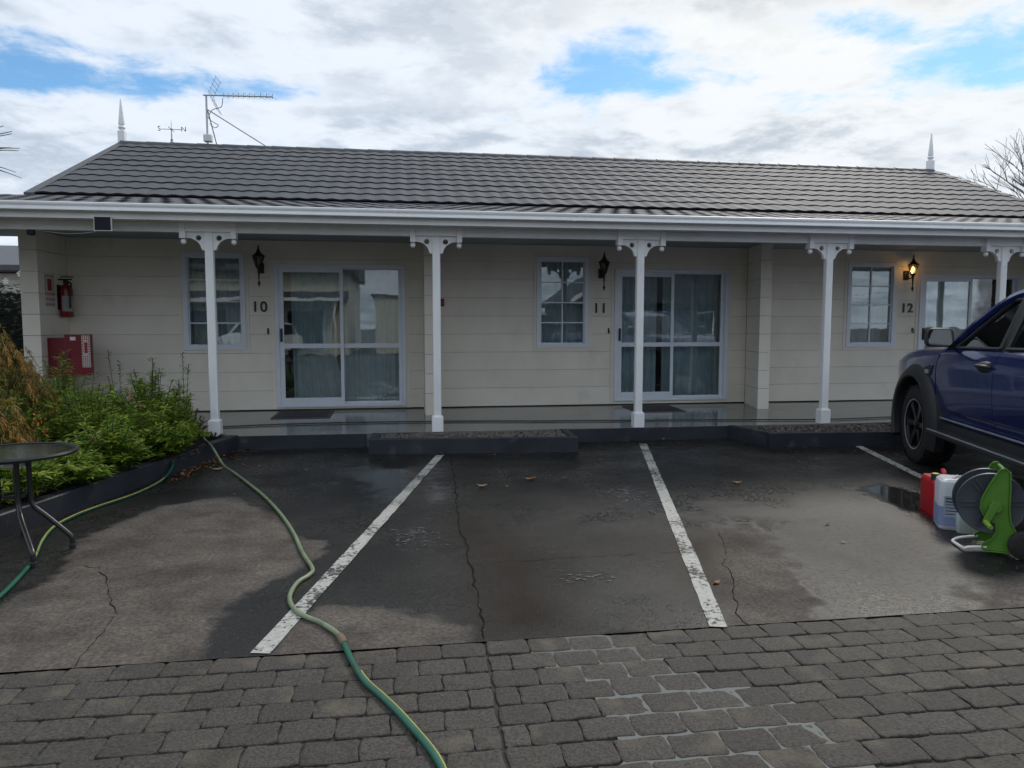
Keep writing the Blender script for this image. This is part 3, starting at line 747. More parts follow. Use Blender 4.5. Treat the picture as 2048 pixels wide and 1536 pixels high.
tile_slope(XL + .06, XR - .06, YB, ZBk, YR - .05, ZR - .02, 10, 6, .018, .013)
tile_slope(-7.2, 12.3, 8.29, 2.685, YB - .02, ZBk - .03, 6, 7, .006, .007)
rc = MB(); n = int((XR - XL) / .42)
for i in range(n):
    a = XL + i * (XR - XL) / n; b = a + (XR - XL) / n + .02
    rc = MB(); rc.loft([[(x, YR + r * math.cos(q) * 1.25, ZR - .06 + r * math.sin(q) * .75) for q in [PI * k / 8 for k in range(9)]] for x, r in ((a, .128), (b, .118))], True, True); rc.build('ridge_cap', M['ridge'], roof, smooth=50)
for x in (XL, XR):
    v = MB(); 
    for y1_, z1_ in ((YB - .05, ZBk - .02), (17.4, ZBk - .02)):
        d = Vector((0, y1_ - YR, z1_ - ZR)); 
        v.loft([[(x - .045, YR + d.y * t, ZR + d.z * t + .022), (x + .075, YR + d.y * t, ZR + d.z * t + .022), (x + .075, YR + d.y * t, ZR + d.z * t - .06), (x - .045, YR + d.y * t, ZR + d.z * t - .06)] for t in (0, 1)])
    v.build('gable_verge', M['ridge'], roof)
for x in (XL, XR):
    fi = MB().box(x - .055, x + .055, YR - .055, YR + .055, ZR - .02, ZR + .20)
    fi.lathe([(.055, .20), (.04, .215), (.03, .222), (.05, .24), (.06, .265), (.05, .29), (.032, .302), (.05, .312), (.052, .33), (.012, .74), (.004, .76)], (x, YR, ZR), 14)
    fi.build('roof_finial', M['white'], B, smooth=35)


# windows and sliding doors
def bars(o, rects, name, m, y0, y1, bevel=.003):
    for (a, b, c, d) in rects: MB().box(a, b, y0, y1, c, d).build(name, m, o, bevel=bevel)


def window(op, cols, rows, label=None):
    a, b, c, d = op; f = MB(); t = .062
    f.box(a, b, YW - .03, YW + .09, d - t, d); f.box(a, b, YW - .03, YW + .09, c, c + t); f.box(a, a + t, YW - .03, YW + .09, c + t, d - t); f.box(b - t, b, YW - .03, YW + .09, c + t, d - t)
    o = f.build('window', M['frame'], B, bevel=.004)
    arch = MB(); k = .045
    arch.box(a - k, b + k, YW - .012, YW - .0005, d, d + k); arch.box(a - k, b + k, YW - .012, YW - .0005, c - k, c); arch.box(a - k, a, YW - .012, YW - .0005, c, d); arch.box(b, b + k, YW - .012, YW - .0005, c, d)
    arch.build('architrave', M['board'], o)
    ia, ib, ic, id_ = a + t, b - t, c + t, d - t; s = MB(); q = .014
    s.box(ia, ib, YW + .005, YW + .05, id_ - q, id_); s.box(ia, ib, YW + .005, YW + .05, ic, ic + q); s.box(ia, ia + q, YW + .005, YW + .05, ic + q, id_ - q); s.box(ib - q, ib, YW + .005, YW + .05, ic + q, id_ - q); s.build('sash', M['frame'], o)
    ia, ib, ic, id_ = ia + q, ib - q, ic + q, id_ - q; pw, ph = (ib - ia) / cols, (id_ - ic) / rows; m = .009
    for i in range(cols):
        for j in range(rows): MB().box(ia + i * pw, ia + (i + 1) * pw, YW + .028, YW + .032, ic + j * ph, ic + (j + 1) * ph).build('pane', M['glass'], o)
    bars(o, [(ia + i * pw - m, ia + i * pw + m, ic, id_) for i in range(1, cols)], 'muntin', M['frame'], YW + .012, YW + .027, 0)
    bars(o, [(ia, ib, ic + j * ph - m, ic + j * ph + m) for j in range(1, rows)], 'muntin', M['frame'], YW + .014, YW + .0265, 0)
    return o


for k in (0, 2, 4): window(OPEN[k], 2, 4)


def slider(op):
    a, b, c, d = op; f = MB(); t = .055; ya, yb = YW - .035, YW + .10
    f.box(a, b, ya, yb, d - t, d); f.box(a, a + t, ya, yb, c, d - t); f.box(b - t, b, ya, yb, c, d - t); f.box(a + t, b - t, ya, yb, c, c + .035)
    o = f.build('sliding_door', M['frame'], B, bevel=.004)
    ar = MB(); k = .05; ar.box(a - k, b + k, YW - .012, YW - .0005, d, d + k); ar.box(a - k, a, YW - .012, YW - .0005, ZB, d); ar.box(b, b + k, YW - .012, YW - .0005, ZB, d); ar.build('architrave', M['board'], o)
    mid = (a + b) / 2 + .0; zr = (1.092 + 1.155) / 2

    def leaf(x0, x1, y0, rail_l, rail_b, rail_t):
        z0, z1 = c + .035, d - t; s = MB(); r = .048
        s.box(x0, x0 + rail_l, y0, y0 + .035, z0, z1); s.box(x1 - r, x1, y0, y0 + .035, z0, z1); s.box(x0 + rail_l, x1 - r, y0, y0 + .035, z0, z0 + rail_b); s.box(x0 + rail_l, x1 - r, y0, y0 + .035, z1 - rail_t, z1); s.box(x0 + rail_l, x1 - r, y0 - .002, y0 + .037, zr - .033, zr + .033)
        s.build('door_leaf', M['frame'], o, bevel=.003)
        MB().box(x0 + rail_l, x1 - r, y0 + .015, y0 + .019, z0 + rail_b, zr - .033).build('pane', M['glass'], o)
        MB().box(x0 + rail_l, x1 - r, y0 + .015, y0 + .019, zr + .033, z1 - rail_t).build('pane', M['glass'], o)
    leaf(a + t, mid + .03, YW - .02, .062, .10, .06); leaf(mid - .015, b - t, YW + .035, .045, .035, .012)
    h = MB().box(a + t + .012, a + t + .042, YW - .05, YW - .021, 1.18, 1.37); h.box(a + t + .018, a + t + .036, YW - .066, YW - .05, 1.21, 1.34); h.build('handle', M['dark'], o, bevel=.005)
    return o


for k in (1, 3, 5): slider(OPEN[k])


# veranda posts with fretwork brackets
def bracket_poly(sx):                                       # quarter-arc bracket outline (u away from post, z)
    pts = [(.045, 2.448), (.235, 2.448), (.235, 2.384)]
    for k in range(1, 9):
        q = k / 9 * PI / 2; pts.append((.235 - .155 * math.sin(q), 2.384 - .133 * (1 - math.cos(q))))
    return pts + [(.078, 2.250), (.045, 2.250)]


def bracket_mesh(mb, x, s, y0, y1):                          # outline with a round hole, bridged
    o = bracket_poly(s); hc = (.108, 2.385); hr = .031; nh = 16
    hole = [(hc[0] + hr * math.cos(2 * PI * k / nh), hc[1] + hr * math.sin(2 * PI * k / nh)) for k in range(nh)]
    def resample(P, n):
        out = []; import bisect
        return P
    # fan each outline vertex to nearest hole vertices by angle about hole centre
    ang = lambda p: math.atan2(p[1] - hc[1], p[0] - hc[0]) % (2 * PI)
    dense = []
    for a, b in zip(o, o[1:] + o[:1]):
        for k in range(4): dense.append((a[0] + (b[0] - a[0]) * k / 4, a[1] + (b[1] - a[1]) * k / 4))
    O = sorted(dense, key=ang); n = len(O); H = [(hc[0] + hr * math.cos(ang(p)), hc[1] + hr * math.sin(ang(p))) for p in O]
    V = []
    for y in (y0, y1): V += [(x + s * u, y, v) for u, v in O] + [(x + s * u, y, v) for u, v in H]
    F = []
    for i in range(n):
        j = (i + 1) % n; F += [(i, j, n + j, n + i), (2 * n + i, 3 * n + i, 3 * n + j, 2 * n + j), (i, 2 * n + i, 2 * n + j, j), (n + i, n + j, 3 * n + j, 3 * n + i)]
    mb.add(V, F)


def post(x, yc=8.655):
    p = MB().box(x - .046, x + .046, yc - .04, yc + .04, .342, 2.447); sh_ = p.build('veranda_post', M['white'], B, bevel=.012)
    fl = MB()
    for dx in (-.022, .0, .022): fl.box(x + dx - .0055, x + dx + .0055, yc - .0445, yc - .0385, .42, 2.20)
    fl.build('fluting', M['white'], sh_)
    b = MB().box(x - .066, x + .066, yc - .062, yc + .062, .160, .335); b.loft([[(x - .066, yc - .062, .335), (x + .066, yc - .062, .335), (x + .066, yc + .062, .335), (x - .066, yc + .062, .335)], [(x - .05, yc - .045, .352), (x + .05, yc - .045, .352), (x + .05, yc + .045, .352), (x - .05, yc + .045, .352)]]); b.build('post_base', M['white'], sh_, bevel=.004)
    for s in (-1, 1):
        k = MB(); bracket_mesh(k, x, s, yc - .022, yc + .022); k.build('bracket', M['white'], sh_)
        xa, xb = sorted((x + s * .237, x + s * .300)); MB().box(xa, xb, 8.585, 8.69, 2.375, 2.598).build('drop_block', M['white'], sh_, bevel=.003)
        MB().sphere((x + s * .268, 8.637, 2.342), .031, 12).build('drop_ball', M['white'], sh_, smooth=1)
    MB().box(x - .236, x + .236, 8.598, 8.619, 2.449, 2.598).build('cap_plate', M['white'], sh_, bevel=.002)
    return sh_


for x in (-2.125, .394, 2.866, 5.345, 7.82, 10.3): post(x)

# ---------------------------------------------------------------- curtains and blind inside the rooms
def curtain(x0, x1, z0, z1, y, amp, folds, label, sweep=0., drift=0.):
    n = folds * 8; rows = 14; V = []; F = []
    for j in range(rows + 1):
        t = j / rows; z = z1 + (z0 - z1) * t
        for i in range(n + 1):
            u = i / n; xx = x0 + (x1 - x0) * u
            pinch = sweep * math.sin(PI * min(1, t * 1.0)) ** 2
            xx += (x0 - xx) * pinch * .55 + drift * t
            V.append((xx, y + amp * math.sin(2 * PI * folds * u + .8 * math.sin(7 * u + t)) * (.6 + .5 * t) + .012 * math.sin(23 * u), z))
    for j in range(rows):
        for i in range(n): a = j * (n + 1) + i; F.append((a, a + 1, a + n + 2, a + n + 1))
    o = MB().add(V, F).build('curtain', M['curtain'], None, smooth=80)
    return tag(o, label, 'curtain', 'sheer white curtains behind the glass')


curtain(-2.98, -2.62, 1.05, 2.4, YW + .22, .022, 5, 'left drawn sheer curtain inside the window beside number 10')
curtain(-2.63, -2.19, 1.05, 2.4, YW + .22, .022, 4, 'right drawn sheer curtain inside the window beside number 10')
curtain(-1.60, -.85, .30, 2.24, YW + .24, .030, 7, 'tied back sheer curtain behind the left leaf of door 10', .45, .02)
curtain(-.86, .02, .24, 2.24, YW + .26, .020, 8, 'full length sheer curtain behind the right leaf of door 10')
curtain(2.0, 2.42, 1.05, 2.4, YW + .22, .022, 5, 'left sheer curtain inside the window beside number 11')
curtain(2.40, 2.76, 1.05, 2.4, YW + .22, .024, 3, 'right narrow sheer curtain inside the window beside number 11')
curtain(3.20, 3.92, .26, 2.24, YW + .24, .028, 6, 'gathered sheer curtain at the handle side of door 11')
curtain(4.02, 4.53, .26, 2.24, YW + .26, .02, 4, 'loose sheer curtain at the middle of door 11')
curtain(4.52, 4.95, .26, 2.24, YW + .26, .022, 4, 'sheer curtain at the right end of door 11', .1)
curtain(7.0, 7.8, 1.05, 2.4, YW + .30, .022, 8, 'sheer curtain behind the crooked blind beside number 12')
curtain(8.28, 10.0, .26, 2.22, YW + .26, .022, 16, 'wide sheer curtain behind sliding door 12')
bl = MB().loft([[(7.03, YW + .07, 2.35), (7.77, YW + .07, 2.35), (7.77, YW + .074, 2.35), (7.03, YW + .074, 2.35)], [(7.03, YW + .07, 1.905), (7.77, YW + .07, 1.975), (7.77, YW + .074, 1.975), (7.03, YW + .074, 1.905)]])
bl = tag(bl.build('roller_blind', M['blind']), 'pale roller blind hanging crooked in the window beside number 12', 'blind')
br_ = MB().loft([[(7.025, YW + .06, 1.895), (7.775, YW + .06, 1.965), (7.775, YW + .068, 1.965), (7.025, YW + .068, 1.895)], [(7.025, YW + .06, 1.915), (7.775, YW + .06, 1.985), (7.775, YW + .068, 1.985), (7.025, YW + .068, 1.915)]]).build('bottom_rail', M['white'], bl)
for z_, dz in ((1.845, .03), (1.80, -.02)):
    MB().loft([[(7.05, YW + .09, z_), (7.76, YW + .09, z_ + dz), (7.76, YW + .10, z_ + dz), (7.05, YW + .10, z_)], [(7.05, YW + .09, z_ + .03), (7.76, YW + .09, z_ + dz + .05), (7.76, YW + .10, z_ + dz + .05), (7.05, YW + .10, z_ + .03)]]).build('slat', M['blind'], bl)

# ---------------------------------------------------------------- wall lanterns, numbers, hooks
amber = glass_mat('lantern_glass', (.75, .72, .66), 1.3)


def lantern(x, zt, side, label, lit=False):
    y = YW - .17; t = thing('wall_lantern', label, 'wall lamp', (x, YW, zt - .35), 0, 'carriage lanterns on the motel wall')
    px = x; bp = MB().box(px - .045, px + .045, YW - .03, YW - .001, zt - .385, zt - .24); bp.build('back_plate', M['black'], t, bevel=.012)
    arm = MB().tube(catmull([(px, YW - .03, zt - .31), (px, YW - .10, zt - .37), (px, y, zt - .335), (x, y, zt - .30)], 5), .009, 8); arm.build('arm', M['black'], t, smooth=1)
    cap = MB().lathe([(.003, 0), (.010, -.02), (.012, -.05), (.02, -.075), (.03, -.10), (.062, -.135), (.088, -.15), (.090, -.163), (.074, -.17)], (x, y, zt), 6); cap.build('cap', M['black'], t)
    cg = MB()
    for k in range(6):
        q = 2 * PI * k / 6; cg.tube([(x + .074 * math.cos(q), y + .074 * math.sin(q), zt - .168), (x + .036 * math.cos(q), y + .036 * math.sin(q), zt - .30)], .006, 5)
    cg.lathe([(.04, -.295), (.046, -.302), (.03, -.32), (.018, -.34), (.014, -.38), (.010, -.44), (.008, -.50), (.016, -.515), (.019, -.53), (.012, -.55), (.003, -.58)], (x, y, zt), 8); cg.build('cage', M['black'], t)
    gl = MB().lathe([(.070, -.17), (.034, -.298)], (x, y, zt), 6); gl.build('lantern_glass', amber, t)
    bm_ = emit_mat('lit_bulb', (1, .50, .10), 5) if lit else M['bottle']
    MB().lathe([(.004, -.185), (.018, -.20), (.022, -.225), (.016, -.25), (.010, -.28), (.010, -.296)], (x, y, zt), 10).build('bulb', bm_, t, smooth=1)
    if lit:
        pl = bpy.data.lights.new('lantern_bulb_light', 'POINT'); pl.energy = .45; pl.color = (1, .62, .25); pl.shadow_soft_size = .03
        po = bpy.data.objects.new('lantern_bulb_light', pl); COL.objects.link(po); po.parent = t; po.location = (0, -.17, .115)
    return t


lantern(-1.96, 2.525, 1, 'unlit black carriage lantern on the leftmost unit, right of its window')
lantern(2.955, 2.502, -1, 'unlit black carriage lantern just left of the third veranda post')
lantern(7.985, 2.525, -1, 'black carriage lantern with its amber bulb lit', True)


def numerals(txt, x, z, label):
    t = thing('house_number', label, 'house number', (x, YW, z), 0, 'unit numbers on the motel wall')
    cx_ = 0
    for ch, dx in zip(txt, (-.062, .055)):
        cu = bpy.data.curves.new('digit', 'FONT'); cu.body = ch; cu.size = .205; cu.extrude = .006; cu.offset = .0035; cu.align_x = 'CENTER'
        tmp = bpy.data.objects.new('digit', cu); COL.objects.link(tmp); bpy.context.view_layer.update()
        me = bpy.data.meshes.new_from_object(tmp.evaluated_get(bpy.context.evaluated_depsgraph_get())); bpy.data.objects.remove(tmp)
        o = bpy.data.objects.new('digit', me); COL.objects.link(o); o.parent = t; me.materials.clear(); me.materials.append(M['num'])
        o.rotation_euler = (PI / 2, 0, 0); o.location = (dx, -.009, -.0735)
    return t


numerals('10', -1.99, 1.682, 'black metal number 10 on the boards left of the first door')
numerals('11', 2.945, 1.678, 'black metal number 11 on the boards left of the second door')
numerals('12', 8.03, 1.697, 'black metal number 12 under the lit lantern')
for x, nm in ((-1.885, 'small dark key hook on the wall of the leftmost unit'), (3.08, 'small dark key hook on the wall left of the third veranda post'), (8.14, 'small dark key hook on the wall below the lit lantern')):
    h = MB().box(x - .012, x + .012, YW - .006, YW - .0005, 1.30, 1.375); h.tube(catmull([(x, YW - .006, 1.36), (x, YW - .035, 1.35), (x, YW - .045, 1.32), (x, YW - .03, 1.295), (x, YW - .02, 1.305)], 4), .006, 6)
    tag(h.build('wall_hook', M['black'], None), nm, 'hook', 'key hooks beside the doors')
cp = MB().box(.545, .60, YW - .045, YW - .001, 1.69, 1.80); cp = tag(cp.build('call_point', M['red'], None, bevel=.006), 'small red fire alarm call point behind the second post', 'alarm button')
MB().box(.558, .587, YW - .05, YW - .046, 1.715, 1.765).build('button_plate', M['signred'], cp)

# fire gear at the left end
sx = -4.4935
sg = tag(MB().box(sx, sx + .006, 10.10, 10.36, 1.655, 2.07).build('fire_sign', M['sign']), 'red and white striped fire extinguisher sign on the end wall', 'sign')
bd = MB()
for k in range(9):
    for row, (za, zb) in enumerate(((2.035, 2.062), (1.80, 1.835), (1.735, 1.765), (1.67, 1.70))):
        y = 10.108 + k * .028; bd.add([(sx + .0075, y, za), (sx + .0075, y + .014, za), (sx + .0075, y + .024, zb), (sx + .0075, y + .010, zb)], [(0, 1, 2, 3)])
for k in range(7):
    z = 1.80 + k * .036
    for y in (10.105, 10.325): bd.add([(sx + .0075, y, z), (sx + .0075, y + .022, z + .010), (sx + .0075, y + .022, z + .026), (sx + .0075, y, z + .016)], [(0, 1, 2, 3)])
bd.build('stripe_print', M['signred'], sg)
MB().add([(sx + .0075, 10.17, 1.86), (sx + .0075, 10.29, 1.86), (sx + .0075, 10.29, 2.01), (sx + .0075, 10.17, 2.01)], [(0, 1, 2, 3)]).build('red_panel', M['signred'], sg)

ext = thing('fire_extinguisher', 'red fire extinguisher hanging from the end wall under the veranda', 'fire extinguisher', (-4.40, 10.50, 1.52))
MB().lathe([(.02, 0), (.072, .006), (.078, .02), (.078, .36), (.066, .405), (.035, .43), (.024, .45)], (-4.405, 10.50, 1.52), 18).build('cylinder', M['redx'], ext, smooth=40)
hd = MB().box(-4.43, -4.38, 10.47, 10.53, 1.965, 2.01); hd.box(-4.50, -4.33, 10.49, 10.51, 2.01, 2.03); hd.box(-4.47, -4.31, 10.485, 10.515, 2.045, 2.06); hd.build('valve_head', M['black'], ext, bevel=.004)
MB().tube(catmull([(-4.36, 10.47, 1.985), (-4.31, 10.42, 1.95), (-4.32, 10.41, 1.80), (-4.33, 10.42, 1.64)], 6), .013, 8).build('hose', M['black'], ext, smooth=1)
MB().loft([[(-4.405 + .0795 * math.cos(q), 10.50 + .0795 * math.sin(q), z) for q in [-PI * .62 + PI * .75 * k / 10 for k in range(11)]] for z in (1.60, 1.80)], False, False).build('label_wrap', mat('aged_label', (.33, .32, .32), .6), ext)
MB().box(-4.492, -4.482, 10.44, 10.56, 1.62, 1.95).build('wall_bracket', M['black'], ext)

cab = thing('hose_reel_cabinet', 'dark red steel fire hose cabinet with its door hanging open', 'cabinet', (-4.40, 10.2, .75))
c1 = MB().box(-4.49, -4.27, 10.10, 10.62, .745, 1.255); c1.build('cabinet_box', M['red'], cab, bevel=.006)
dr = MB().box(-4.262, -3.945, 10.03, 10.05, .775, 1.30); dr.box(-4.262, -4.245, 10.05, 10.09, .775, 1.30); dr.box(-3.962, -3.945, 10.05, 10.09, .775, 1.30); dr.box(-4.245, -3.962, 10.05, 10.09, 1.283, 1.30); d_ = dr.build('cabinet_door', M['red'], cab, bevel=.003)
MB().box(-4.19, -4.125, 10.026, 10.0295, 1.225, 1.27).build('door_label', M['label'], d_)
st_ = MB().box(-4.055, -3.955, 10.026, 10.0295, .88, 1.285); st_ = st_.build('door_sticker', M['sign'], d_)
bd = MB()
for k in range(13):
    z = .885 + k * .031
    if 5 <= k <= 10:
        for xx in (-4.053, -3.978): bd.add([(xx, 10.0245, z), (xx + .02, 10.0245, z + .01), (xx + .02, 10.0245, z + .024), (xx, 10.0245, z + .014)], [(0, 1, 2, 3)])
    else:
        for q in range(4): xx = -4.05 + q * .024; bd.add([(xx, 10.0245, z), (xx + .012, 10.0245, z), (xx + .02, 10.0245, z + .022), (xx + .008, 10.0245, z + .022)], [(0, 1, 2, 3)])
bd.add([(-4.025, 10.0245, 1.06), (-3.985, 10.0245, 1.06), (-3.985, 10.0245, 1.20), (-4.025, 10.0245, 1.20)], [(0, 1, 2, 3)]); bd.build('sticker_print', M['signred'], d_)
MB().box(-4.205, -4.198, 10.018, 10.029, .97, 1.06).build('door_latch', M['dark'], d_)
MB().tube(catmull([(-4.42, 10.11, .745), (-4.41, 10.10, .70), (-4.36, 10.09, .69), (-4.33, 10.09, .71)], 4), .018, 8).build('hose_nozzle', M['galv'], cab, smooth=1)

sl = thing('solar_light_panel', 'small dark square solar panel with thin white rim on the veranda beam', 'solar panel', (-3.2, 8.60, 2.44))
pa, pb = W(187, 432, 8.30), W(224, 462, 8.30)
MB().box(pa.x, pb.x, 8.295, 8.315, pb.z, pa.z).build('panel_rim', M['label'], sl); MB().box(pa.x + .008, pb.x - .008, 8.290, 8.2945, pb.z + .008, pa.z - .008).build('cell_face', M['solar'], sl)
MB().box(pa.x + .05, pb.x - .05, 8.3155, 8.333, pb.z + .05, pa.z - .002).build('mount', M['label'], sl)
cb = MB().tube(catmull([(-3.17, 8.32, 2.49), (-3.28, 8.60, 2.435), (-3.55, 8.70, 2.415), (-3.75, 8.69, 2.425), (-3.95, 8.70, 2.45)], 6), .004, 6)
tag(cb.build('cable', M['label'], None, smooth=1), 'thin white cable sagging below the beam left of the solar panel', 'cable')
sp = thing('spotlight', 'small dark sensor spotlight under the veranda beam at far left', 'spotlight', (-3.98, 8.68, 2.43)); MB().lathe([(.012, 0), (.03, .01), (.036, .06), (.03, .075)], (-3.99, 8.64, 2.415), 12, 'x').build('lamp_head', M['dark'], sp); MB().box(-3.965, -3.95, 8.64, 8.66, 2.42, 2.4445).build('bracket', M['dark'], sp)

# door mats
for (x, wd, nm) in ((-1.36, .76, 'dark rubber door mat with pale edging at door 10'), (3.62, .74, 'dark rubber door mat at the foot of door 11')):
    t = thing('door_mat', nm, 'door mat', (x, 10.25, .19), 0, 'mats at the sliding doors')
    mb = MB(); zz = lambda y: SL0 + (y - 8.6) / 2.26 * (SL1 - SL0)

    def slabp(x0, x1, y0, y1, h): return MB().loft([[(x0, y0, zz(y0) + .001), (x1, y0, zz(y0) + .001), (x1, y1, zz(y1) + .001), (x0, y1, zz(y1) + .001)], [(x0, y0, zz(y0) + h), (x1, y0, zz(y0) + h), (x1, y1, zz(y1) + h), (x0, y1, zz(y1) + h)]])
    slabp(x - wd / 2, x + wd / 2, 9.90, 10.58, .010).build('mat_edging', M['matedge'], t); slabp(x - wd / 2 + .045, x + wd / 2 - .045, 9.945, 10.535, .016).build('mat_pile', M['matrub'], t)

# ---------------------------------------------------------------- on the roof: weather vane and aerial
vx = -4.015; wv = thing('weather_vane', 'small white compass vane with letters S and N on the ridge', 'weather vane', (vx, YR, ZR))
MB().lathe([(.03, 0), (.03, .05), (.018, .06), (.024, .09), (.012, .10), (.010, .25), (.016, .26), (.016, .285), (.006, .30), (.003, .42)], (vx, YR, ZR), 10).build('spindle', M['galv'], wv)
MB().tube([(vx - .17, YR, ZR + .265), (vx + .17, YR, ZR + .265)], .006, 6).build('compass_arm', M['galv'], wv); MB().tube([(vx, YR - .17, ZR + .265), (vx, YR + .17, ZR + .265)], .006, 6).build('compass_arm', M['galv'], wv)
for ch, dx in (('S', -.205), ('N', .205)):
    cu = bpy.data.curves.new('letter', 'FONT'); cu.body = ch; cu.size = .12; cu.extrude = .004; cu.align_x = 'CENTER'; tmp = bpy.data.objects.new('letter', cu); COL.objects.link(tmp); bpy.context.view_layer.update()
    me = bpy.data.meshes.new_from_object(tmp.evaluated_get(bpy.context.evaluated_depsgraph_get())); bpy.data.objects.remove(tmp); o = bpy.data.objects.new('letter', me); COL.objects.link(o); o.parent = wv; me.materials.clear(); me.materials.append(M['dark']); o.rotation_euler = (PI / 2, 0, 0); o.location = (dx, 0, .235)
ax = -3.41; an = thing('tv_aerial', 'grey television aerial on a braced mast behind the ridge', 'aerial', (ax, YR, ZR))
MB().tube([(ax, YR, ZR - .05), (ax, YR, 5.50)], .018, 8).build('mast', M['galv'], an); MB().box(ax - .06, ax + .08, YR - .06, YR + .06, 4.68, 4.80).build('junction_box', M['label'], an, bevel=.01)
MB().tube([(ax + .02, YR, 5.24), (-2.34, YR + .1, ZR)], .010, 6).build('stay', M['galv'], an); MB().tube([(ax + .02, YR, 5.22), (ax + .10, YR + .9, ZR - .45)], .010, 6).build('stay', M['galv'], an)
bA, bB = Vector((ax - .05, YR, 5.49)), Vector((-2.215, YR - .35, 5.41)); MB().tube([bA, bB], .012, 6).build('boom', M['galv'], an)
for k in range(10):
    p = bA.lerp(bB, .30 + .70 * (k / 9.) ** 1.1); MB().tube([p + Vector((-.05, -.16, .0)), p + Vector((.05, .16, .0))], .004, 5).build('element', M['galv'], an); MB().tube([p - Vector((0, 0, .035)), p + Vector((0, 0, .05))], .005, 5).build('element_clip', M['dark'], an)
for s in (1, -1):
    rfl = MB()
    for k in range(5):
        q = k / 4; p = bA + Vector((.14 + .12 * q, 0, s * (.02 + .26 * q))); rfl.tube([p + Vector((0, -.22, 0)), p + Vector((0, .22, 0))], .004, 5)
    for yy in (-.15, .15): rfl.tube([bA + Vector((.14, yy, s * .02)), bA + Vector((.26, yy, s * .28))], .004, 5)
    rfl.build('reflector', M['galv'], an)
MB().tube(catmull([(ax + .28, YR, 5.45), (ax + .25, YR, 5.30), (ax + .10, YR, 5.24), (ax + .03, YR, 5.10), (ax + .12, YR, 5.02), (ax + .19, YR, 4.98), (ax + .13, YR, 4.93), (ax + .05, YR, 5.0)], 5), .006, 6).build('coax_lead', M['dark'], an)

# ---------------------------------------------------------------- hoses
def hose(mb_pts, r, name, m, parent, n=7): return MB().tube(catmull(mb_pts, n), r, 10).build(name, m, parent, smooth=1)


zg = .0125
hp = [Vector((-2.30, 9.2, .19)), Vector((-2.18, 8.90, .20)), G(408, 874, .185), G(425, 895, .17) * 1.0] + [G(*p, zg) for p in [(447, 930), (472, 948), (520, 985), (555, 1020), (585, 1062), (605, 1105), (625, 1137), (618, 1150), (595, 1165), (580, 1190), (584, 1212), (605, 1230), (640, 1245), (668, 1262), (683, 1276)]]
gh = thing('garden_hose', 'pale green hose joined to a darker green hose snaking across the parking bay', 'hose', (hp[10].x, hp[10].y, 0))
hose(hp, .0125, 'pale_hose', M['hose1'], gh)
dk = [G(*p, zg) for p in [(687, 1283), (692, 1296), (706, 1325), (731, 1363), (766, 1395), (800, 1428), (840, 1473), (868, 1508), (888, 1545), (905, 1600), (915, 1690), (890, 1800)]]
hose(dk, .0135, 'dark_hose', M['hose2'], gh)
a = catmull([p + Vector((.007, .0, .0105)) for p in dk], 7); MB().tube(a[18:], .004, 6).build('hose_stripe', M['hosey'], gh)
MB().tube([G(680, 1272, zg), G(684, 1279, zg), G(689, 1288, zg)], [.0165, .019, .0165], 10).build('coupling', M['brass'], gh, smooth=30)
h2 = [G(-150, 1300, zg), G(-60, 1238, zg), G(0, 1192, zg), G(40, 1152, zg), G(68, 1118, zg), G(84, 1082, zg), G(108, 1054, zg), G(150, 1031, zg), G(200, 1012, zg), G(260, 992, zg), G(305, 972, zg), G(330, 955, .03), G(344, 934, .09), G(345, 913, .16), G(336, 902, .20), G(322, 897, .19), G(305, 892, .15)]
lh = thing('garden_hose', 'green and yellow striped hose curving under the table and over the kerb', 'hose', (h2[7].x, h2[7].y, 0))
hose(h2, .0115, 'hose_body', M['hose2'], lh); a = catmull([p + Vector((.004, -.004, .0085)) for p in h2], 7); MB().tube(a[7 * 4:7 * 11], .0055, 6).build('hose_stripe', M['hosey'], lh)
vh = [Vector((-2.2, 9.25, .184)), Vector((-1.2, 9.38, .188)), Vector((.39, 9.36, .187)), Vector((1.7, 9.22, .184)), Vector((3.18, 9.10, .182)), Vector((4.4, 8.98, .18)), Vector((5.44, 8.86, .178)), Vector((6.5, 8.95, .18)), Vector((8.4, 9.1, .182))]
tag(hose(vh, .0085, 'garden_hose', M['hosed'], None), 'dark green hose lying straight along the wet veranda floor', 'hose')

# ---------------------------------------------------------------- bistro table
tc_ = Vector((-2.41, 4.90, 0)); TB = thing('bistro_table', 'small round smoked glass patio table on splayed black tube legs', 'table', tc_)
zt = .632
MB().lathe([(.02, zt - .006), (.335, zt - .006), (.335, zt), (.02, zt)], tc_, 48).build('glass_top', M['tabletop'], TB)
rim = MB(); rim.lathe([(.334, zt - .022), (.352, zt - .018), (.357, zt - .004), (.350, zt + .008), (.336, zt + .006), (.334, zt - .022)], tc_, 56, cap=False); rim.build('rim', M['tube'], TB, smooth=35)
feet = [G(150, 1097), G(75, 1135), G(-30, 1085), G(52, 1088)]
feet = [Vector((-2.10, 4.92, 0)), Vector((-2.165, 4.56, 0)), Vector((-2.80, 4.72, 0)), Vector((-2.55, 5.27, 0))]
for i, f_ in enumerate(feet):
    d = (f_ - tc_).normalized(); p0 = tc_ + d * .085
    MB().tube(catmull([(p0.x, p0.y, zt - .02), (p0.x, p0.y, .50), (p0.x, p0.y, .36), tuple(tc_ + d * .10 + Vector((0, 0, .29))), tuple(tc_ + d * .17 + Vector((0, 0, .22))), tuple(tc_.lerp(f_, .93) + Vector((0, 0, .10))), (f_.x, f_.y, .065), (f_.x, f_.y, .02)], 5), .0155, 10).build('leg', M['tube'], TB, smooth=1)
    MB().lathe([(.018, 0), (.019, .004), (.019, .03), (.017, .034)], f_, 10).build('foot_cap', M['dark'], TB)
